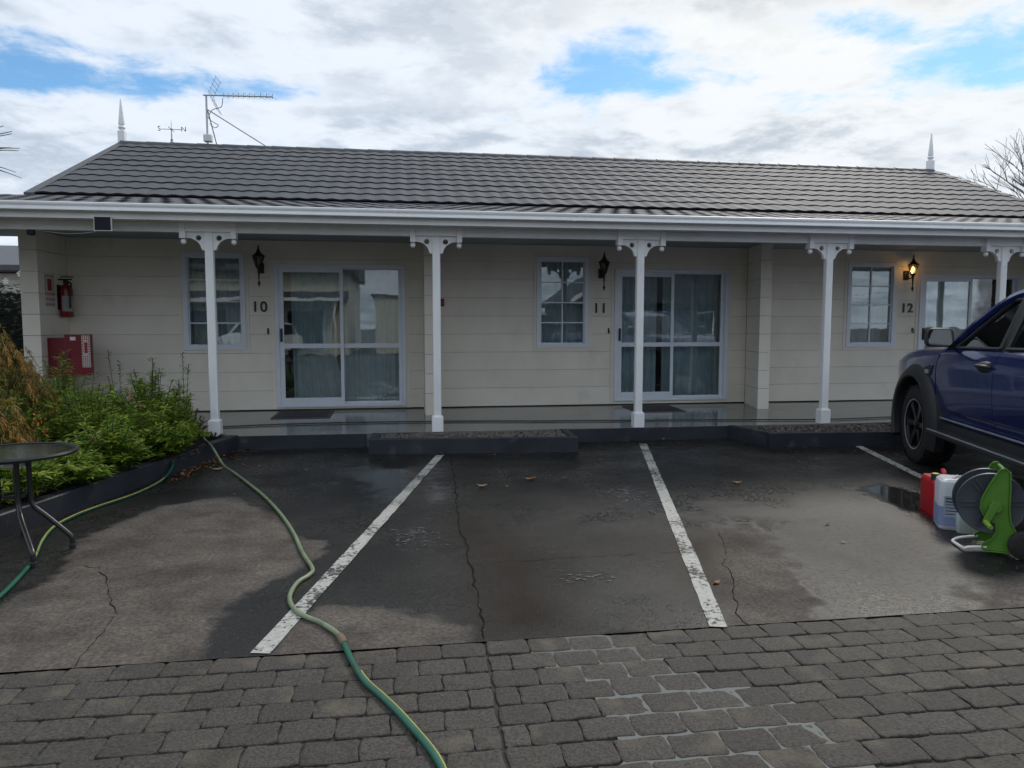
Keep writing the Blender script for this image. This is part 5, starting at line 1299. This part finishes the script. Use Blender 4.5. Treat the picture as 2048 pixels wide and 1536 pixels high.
def wheel(x, y, s):
    R_ = .405; t = MB(); t.lathe([(.255, -.125), (.29, -.135), (.36, -.138), (.392, -.122), (R_, -.095), (R_ + .002, 0), (R_, .095), (.392, .122), (.36, .138), (.29, .135), (.255, .125), (.255, -.125)], (x, y, R_ - .008), 48, 'x', cap=False)
    o = MB().lathe([(.10, -.10), (.255, -.12), (.262, -.128), (.25, -.13), (.25, .128), (.262, .13), (.262, .118), (.10, .05)], (x, y, R_ - .008), 36, 'x') if False else None
    w_ = t.build('wheel', M['tyre'], U, True, 30); cz = R_ - .008
    tr = MB(); n = 40
    for k in range(n):
        for row, (xa, xb, ph) in enumerate(((-.137, -.075, 0), (-.066, -.006, .5), (.006, .066, 0), (.075, .137, .5))):
            q0 = 2 * PI * (k + ph + .10) / n; q1 = q0 + 2 * PI / n * .72; r0, r1 = R_ - .012, R_ + .010; rr = R_ - .004 if row in (0, 3) else r1
            V = [];
            for r in (r0, 1):
                for xx, q in ((xa, q0), (xb, q0 + .03), (xb, q1 + .03), (xa, q1)):
                    ro = r0 if r == r0 else (rr if abs(xx) > .13 else r1); V.append((x + xx, y + ro * math.cos(q), cz + ro * math.sin(q)))
            tr.add(V, [(4, 5, 6, 7), (0, 1, 5, 4), (1, 2, 6, 5), (2, 3, 7, 6), (3, 0, 4, 7)])
    tr.build('tread_block', M['tyre'], w_, True)
    rm_ = MB(); sx_ = s
    rm_.lathe([(.258, .128), (.268, .134), (.262, .120), (.235, .100), (.225, .02), (.225, -.10)], (0, y, cz), 40, 'x', cap=False); rm_.v = [(x + sx_ * p[0], p[1], p[2]) for p in rm_.v]; rm_.build('rim', M['rim'], w_, True, 35)
    spk = MB()
    for k in range(6):
        q = 2 * PI * k / 6; c_, s2 = math.cos(q), math.sin(q)
        P_ = lambda r, tw, h: (x + s * h, y + r * c_ - tw * s2, cz + r * s2 + tw * c_)
        spk.loft([[P_(r, -tw, h), P_(r, tw, h), P_(r, tw, h - .04), P_(r, -tw, h - .04)] for r, tw, h in ((.05, .03, .105), (.15, .024, .112), (.24, .042, .120))])
    k0 = len(spk.v); spk.lathe([(.06, .07), (.065, .11), (.045, .118), (.004, .12)], (0, y, cz), 20, 'x')
    spk.v = spk.v[:k0] + [(x + s * p[0], p[1], p[2]) for p in spk.v[k0:]]; spk.build('spokes', M['rim'], w_, True, 35)
    bk = MB().lathe([(.004, -.02), (.22, -.02), (.22, .0), (.004, .0)], (x + s * .02, y, cz), 30, 'x').build('brake_disc', M['carblack'], w_, True)
    hlm = MB().lathe([(.250, .1335), (.262, .1365), (.262, .1345), (.250, .1315), (.250, .1335)], (0, y, cz), 40, 'x', cap=False); hlm.v = [(x + s * p[0], p[1], p[2]) for p in hlm.v]; hlm.build('rim_edge', M['galv'], w_, True)


for y in (0, -3.22):
    for s in (-1, 1): wheel(s * .80, y, s)
# roof, screens, interior, tray, ends
L_ = []
for y, z, wv_ in ((-1.34, 1.695, .64), (-1.56, 1.77, .65), (-2.0, 1.80, .65), (-2.45, 1.775, .65), (-2.62, 1.70, .66)): L_.append([(-wv_, y, z - .03), (-wv_ * .6, y, z - .005), (0, y, z + .004), (wv_ * .6, y, z - .005), (wv_, y, z - .03), (wv_, y, z - .05), (0, y, z - .03), (-wv_, y, z - .05)])
MB().loft(L_).build('roof', M['carblue'], U, True, 40)
MB().loft([[(x * .84, -.54 - .10 * (abs(x)) ** 2 + .04, 1.165 + .02 * (1 - x * x)) for x in (-1, -.5, 0, .5, 1)], [(x * .66, -1.32 - .06 * abs(x) ** 2 + .03, 1.675 + .02 * (1 - x * x)) for x in (-1, -.5, 0, .5, 1)]], False, False).build('windscreen', M['carglass'], U, True)
MB().loft([[(x * .78, -2.67, 1.21) for x in (-1, 1)], [(x * .64, -2.62, 1.68) for x in (-1, 1)]], False, False).build('rear_window', M['carglass'], U, True)
MB().loft([[(x, y, z) for y, z in ((-.60, 1.13), (-.75, 1.17), (-.98, 1.15), (-1.02, 1.02), (-.88, .82), (-.60, .82))] for x in (-.78, .78)]).build('dashboard', M['seat'], U, True)
MB().box(-.84, .84, -2.62, -.50, .44, .49).build('floor_pan', M['carblack'], U, True); MB().box(-.85, .85, -2.70, -2.635, .49, 1.20).build('cab_back', M['carblue'], U, True)
for x in (-.38, .38):
    st_ = MB().loft([[(x + a, b, z) for a, b in rrect(.48, .5, .08)] for z in (.62, .80)]) if False else MB().box(x - .24, x + .24, -1.90, -1.37, .57, .77)
    st_.loft([[(x + a * k, -1.89 - .10 * t + b, .75 + .55 * t) for a, b in rrect(.46, .14, .05)] for k, t in ((1, 0), (1, .8), (.85, 1))]); o = st_.build('seat', M['seat'], U, True, bevel=.02)
    MB().loft([[(x + a * k, -2.02 + b, z) for a, b in rrect(.26, .11, .04)] for k, z in ((.8, 1.32), (1, 1.36), (1, 1.48), (.8, 1.51))]).build('headrest', M['seat'], o, True)
swc = Vector((.38, -1.12, 1.07)); MB().tube([(swc.x + .185 * math.cos(2 * PI * k / 20), swc.y - .08 * math.sin(2 * PI * k / 20), swc.z + .165 * math.sin(2 * PI * k / 20)) for k in range(21)], .016, 8).build('steering_wheel', M['seat'], U, True, 1)
MB().loft([[(x, -1.20 + dy, 1.545 + z) for x, z in rrect(.24, .075, .03)] for dy in (-.02, .02)]).build('rear_view_mirror', M['carblack'], U, True, 35)
tr_ = MB(); tr_.box(-.80, .80, -4.29, -2.73, .72, .76); tr_ = tr_.build('tray', M['carblack'], U, True)
for s in (-1, 1): o = side_shell(-2.72, -4.30, s).build('tray_side', M['carblue'], tr_, True, 28); boolean_cut(o, [arch_cut(-3.22)])
MB().box(-.83, .83, -4.40, -4.31, .55, 1.19).build('tailgate', M['carblue'], tr_, True, bevel=.012); MB().box(-.82, .82, -2.80, -2.725, .76, 1.18).build('headboard', M['carblue'], tr_, True, bevel=.01)
fbm = []
for y, wv_, za, zb in ((.42, .80, .42, .80), (.70, .80, .38, .80), (.86, .72, .38, .80), (.95, .55, .40, .78), (.985, .3, .42, .75)): fbm.append([(-wv_, y, za), (-wv_, y, zb), (wv_, y, zb), (wv_, y, za)])
MB().loft(fbm).build('front_bumper', M['carblack'], U, True, 30); MB().box(-.52, .52, .935, .965, .78, 1.05).build('grille', M['carblack'], U, True)
MB().box(-.5, .5, -4.45, -4.405, .55, .72).build('rear_bumper', M['carblack'], U, True)
for s in (-1, 1): MB().box(s * .78 - .07, s * .78 + .07, -4.415, -4.402, .85, 1.15).build('tail_light', M['red'], U, True)

for o in [c for c in bpy.data.objects if c.parent is not None and (c.parent == U or c.parent.parent == U)]:   # lower the cab to its true height
    if o.type == 'MESH' and 'mirror' not in o.name.replace('rear_view_mirror', '') and not (o.parent.name.startswith('wing')) and not o.data.get('lowered'):
        o.data['lowered'] = True
        for v in o.data.vertices:
            if v.co.z > 1.19: v.co.z = 1.19 + (v.co.z - 1.19) * .87

# ---------------------------------------------------------------- surroundings seen past the motel
nb = thing('neighbour_house', 'white weatherboard neighbour house with grey roof behind the left hedge', 'house', (-14, 24, 0))
wl_ = MB().box(-22, -9.2, 22.4, 30, 0, 2.86).build('wall', M['nwall'], nb)
for k in range(17): MB().box(-22, -9.2, 22.37, 22.40, .1 + k * .162, .1 + k * .162 + .150).build('weatherboard', M['nwall'], wl_)
MB().loft([[(x, y, z) for y, z in ((21.9, 2.88), (21.9, 3.06), (26.2, 4.0), (30.5, 3.06), (30.5, 2.88))] for x in (-22.5, -8.8)]).build('roof', M['nroof'], nb)
MB().box(-22.5, -8.8, 21.78, 21.895, 2.90, 3.03).build('gutter', M['ridge'], nb)


def hedge(label, boxx, n, L, m='leafdark', flowers=0):
    x0, x1, y0, y1, z1 = boxx; base = Vector(((x0 + x1) / 2, (y0 + y1) / 2, 0)); root = thing('hedge', label, 'hedge', base); P = Leaves()
    for _ in range(n):
        p = Vector((random.uniform(x0, x1), y0 + (y1 - y0) * random.random() ** 2, random.uniform(.1, 1) ** .8 * z1)); p.z *= 1 - .10 * math.sin(p.x * 3.1) ** 2; a = random.uniform(0, 6.28); P.leaf(p, Vector((math.cos(a), math.sin(a) - .4, random.uniform(-.2, .9))), L * random.uniform(.6, 1.3), L * .5, random.random(), .4)
    P.stems.box(x0 + .15, x1 - .15, y0 + .45, y1, 0, z1 * .86); P.build(root, M[m], mat('hedge_core', (.008, .012, .008), .9), off=base)
    if flowers:
        fm = MB()
        for _ in range(flowers):
            p = Vector((random.uniform(x0, x1), y0 - .02, random.uniform(.72, 1.0) * z1))
            for k in range(5): a = k * 1.256; fm.add([p, p + Vector((math.cos(a) * .05, -.02, math.sin(a) * .05)), p + Vector((math.cos(a + .8) * .05, -.02, math.sin(a + .8) * .05))], [(0, 1, 2)])
        fm.build('blossom', M['flower'], root)
    return root


hedge('tall dark hedge with white blossom past the left end of the motel', (-9.8, -5.2, 13.6, 15.0, 2.30), 5200, .11, flowers=22)


def tree(label, base, h, seedv, spread=.55, levels=5, r0=.16, name='bare_tree', tw=1.0, group=None):
    rg = random.Random(seedv); base = Vector(base); root = thing(name, label, 'tree', base, 0, group); tk = MB(); br = MB()

    def grow(p, d, L, r, lev):
        e = p + d * L; md = p.lerp(e, .5) + Vector((rg.uniform(-1, 1), rg.uniform(-1, 1), rg.uniform(-.3, .6))) * L * .07
        (tk if lev == 0 else br).tube([p, md, e], [r, r * .85, r * .68], 6 if lev < 2 else 4, lev == levels)
        if lev == levels: return
        for k in range(3 if lev < 3 else 2 + (rg.random() < .6)):
            a = rg.uniform(0, 6.28); s = spread * rg.uniform(.5, 1.2); side = Vector((math.cos(a), math.sin(a), 0)); nd = (d + side * s + Vector((0, 0, .16))).normalized(); q = p.lerp(e, rg.uniform(.62, 1.0)) if k else e
            grow(q, nd, L * rg.uniform(.62, .86), r * (.62 if k else .68), lev + 1)
    grow(base, Vector((0, 0, 1)), h * .27, r0, 0); tk.build('trunk', M['bark'], root, smooth=40); br.build('branch', M['bark'], root); return root


tree('bare winter tree rising behind the right end of the roof', (24.6, 24.5, 0), 10.0, 5, .62, 6, .13)
tree('smaller bare tree low behind the right roof slope', (20.3, 26, 0), 7.4, 11, .5, 5, .10)
tree('twiggy bare tree behind the neighbour house roof', (-13.2, 33, 0), 5.6, 3, .5, 5, .10)
tree('second twiggy bare tree behind the neighbour roof', (-16.4, 34, 0), 5.9, 8, .5, 5, .10)
# cabbage tree just outside the left edge, blades reaching in
ctc = Vector((-4.42, 8.0, 3.0)); ct = thing('cabbage_tree', 'cabbage tree whose sword leaves reach in at the left edge', 'tree', (ctc.x - .15, ctc.y, .13))
MB().tube(catmull([(ctc.x - .15, ctc.y, .13), (ctc.x - .25, ctc.y + .05, 1.2), (ctc.x - .12, ctc.y, 2.3), tuple(ctc)], 5), [.075] * 6 + [.06] * 6 + [.05] * 4, 10).build('trunk', M['bark'], ct, smooth=1)


def blade(end, n=6, w=.035):
    end = Vector(end); d = end - ctc; s = d.cross(Vector((0, 0, 1))); s = Vector((0, -1, 0)) if s.length < .05 else s.normalized(); up = s.cross(d).normalized(); V = []; F = []
    s = (s * .5 + up * .87).normalized()
    for i in range(n + 1):
        t = i / n; p = ctc.lerp(end, t) + Vector((0, 0, .05 * math.sin(PI * t))); ww = w * (.35 + .65 * math.sin(PI * min(1, t * 1.1 + .12)) if t < .95 else .03) * (1 - t ** 3) + .001; V += [p + s * ww * .5, p + up * .004 + Vector((0, -.004, 0)), p - s * ww * .5]
    for i in range(n):
        for k in (0, 1): a_ = 3 * i + k; F.append((a_, a_ + 1, a_ + 4, a_ + 3))
    MB().add(V, F).build('blade', M['blade'], ct)


for px, py, Y in ((25, 263, 8.0), (24, 268, 7.95), (40, 297, 8.05), (38, 302, 7.9), (22, 296, 8.1), (32, 345, 8.0), (44, 357, 7.95), (8, 252, 8.1)): blade(W(px, py, Y))
for k in range(34):
    a = random.uniform(0, 6.28); e = random.uniform(-.4, 1.4); rr = random.uniform(.5, .66); dv = Vector((math.cos(a) * math.cos(e), math.sin(a) * math.cos(e), math.sin(e)))
    if dv.x > .15: dv.x = -dv.x
    blade(ctc + dv * rr)

# ---------------------------------------------------------------- across the yard behind the camera (mirrored in the glass and wet ground)
op = thing('opposite_block', 'cream two level motel block facing the veranda across the yard', 'building', (-10, -15, 0))
ow = MB().box(-26, -2.6, -24, -14.6, 0, 3.9).build('wall', M['shed'], op)
MB().loft([[(x, y, z) for y, z in ((-14.1, 3.88), (-14.1, 4.0), (-19.3, 6.3), (-24.5, 4.0), (-24.5, 3.88))] for x in (-26.4, -2.2)]).build('roof', M['nroofd'], op)
MB().loft([[(x, y, z) for y, z in ((-14.58, 3.02), (-12.3, 2.62), (-12.3, 2.56), (-14.58, 2.56))] for x in (-26, -2.6)]).build('veranda_roof', M['nroofd'], op)
MB().box(-26, -2.6, -12.29, -12.2, 2.5, 2.63).build('gutter', M['white'], op)
for k in range(9): x = -3.0 - k * 2.6; MB().box(x - .05, x + .05, -12.5, -12.4, 0, 2.5).build('veranda_post', M['white'], op)
for k in range(5): x = -4.6 - k * 4.4; f_ = MB().box(x - .9, x + .9, -14.6, -14.55, .2, 2.2).build('sliding_door', M['frame'], op); MB().box(x - .8, x + .8, -14.55, -14.53, .3, 2.1).build('pane', M['solar'], f_)
sd = thing('garden_shed', 'cream boarded shed across the yard', 'shed', (0, -15, 0)); MB().box(-1.3, 1.6, -17.5, -14.2, 0, 2.75).build('wall', M['shed'], sd); MB().box(-1.45, 1.75, -17.6, -14.05, 2.76, 2.86).build('roof', M['nroof'], sd)
oh = thing('dark_roofed_house', 'dark roofed house with white barge boards across the yard', 'house', (12, -14, 0)); MB().box(8.5, 18, -22, -13.2, 0, 2.7).build('wall', M['nroofd'], oh)
MB().loft([[(x, y, z) for x, z in ((7.9, 2.6), (13.2, 5.6), (18.6, 2.6), (18.6, 2.45), (7.9, 2.45))] for y in (-22.4, -12.6)]).build('roof', M['nroofd'], oh)
bg_ = MB()
for (xa, za), (xb, zb) in (((7.9, 2.6), (13.2, 5.6)), ((18.6, 2.6), (13.2, 5.6))): bg_.loft([[(xa, y, za - .12), (xa, y, za + .08)] + [(xb, y, zb + .08), (xb, y, zb - .12)] for y in (-12.58, -12.5)])
bg_.build('barge_board', M['white'], oh)
for k, x in enumerate((9.4, 11.6, 14.8)): f_ = MB().box(x - .6, x + .6, -13.2, -13.14, .9, 2.1).build('window', M['white'], oh); MB().box(x - .5, x + .5, -13.14, -13.12, 1.0, 2.0).build('pane', M['solar'], f_)
hedge('clipped hedge across the yard between the shed and the dark house', (2.2, 7.6, -15.6, -14.0, 2.2), 2200, .16)
tree('bare tree across the yard behind the hedge', (6.2, -20, 0), 9, 21, .55, 5, .16)


def parked(label, x, y, rz, m):
    t = thing('parked_car', label, 'car', (x, y, 0), rz); prof = [(-2.2, .35), (-2.25, .75), (-2.1, .98), (-1.75, 1.05), (-1.2, 1.45), (.3, 1.5), (1.0, 1.08), (1.9, .95), (2.2, .75), (2.2, .35)]
    MB().prism(prof, -.85, .85, lambda u, v, w_: (w_, u, v)).build('body', m, t, True, 40, .05)
    for s in (-1, 1):
        MB().prism([(-1.55, 1.05), (-1.15, 1.38), (.25, 1.43), (.8, 1.08)], s * .855, s * .865, lambda u, v, w_: (w_, u, v)).build('side_window', M['solar'], t, True)
        for y_ in (-1.35, 1.35): MB().lathe([(.05, -.1), (.29, -.1), (.31, -.06), (.31, .06), (.29, .1), (.05, .1)], (s * .80, y_, .31), 24, 'x').build('wheel', M['tyre'], t, True, 35)
    MB().add([(-.7, .98, 1.13), (.7, .98, 1.13), (.62, .38, 1.47), (-.62, .38, 1.47)], [(0, 1, 2, 3)]).build('windscreen', M['solar'], t, True)


parked('white hatchback parked across the yard', -5.6, -8.6, .25, M['whitevan']); parked('silver hatchback parked across the yard', 9.2, -8.8, 1.25, M['silver'])
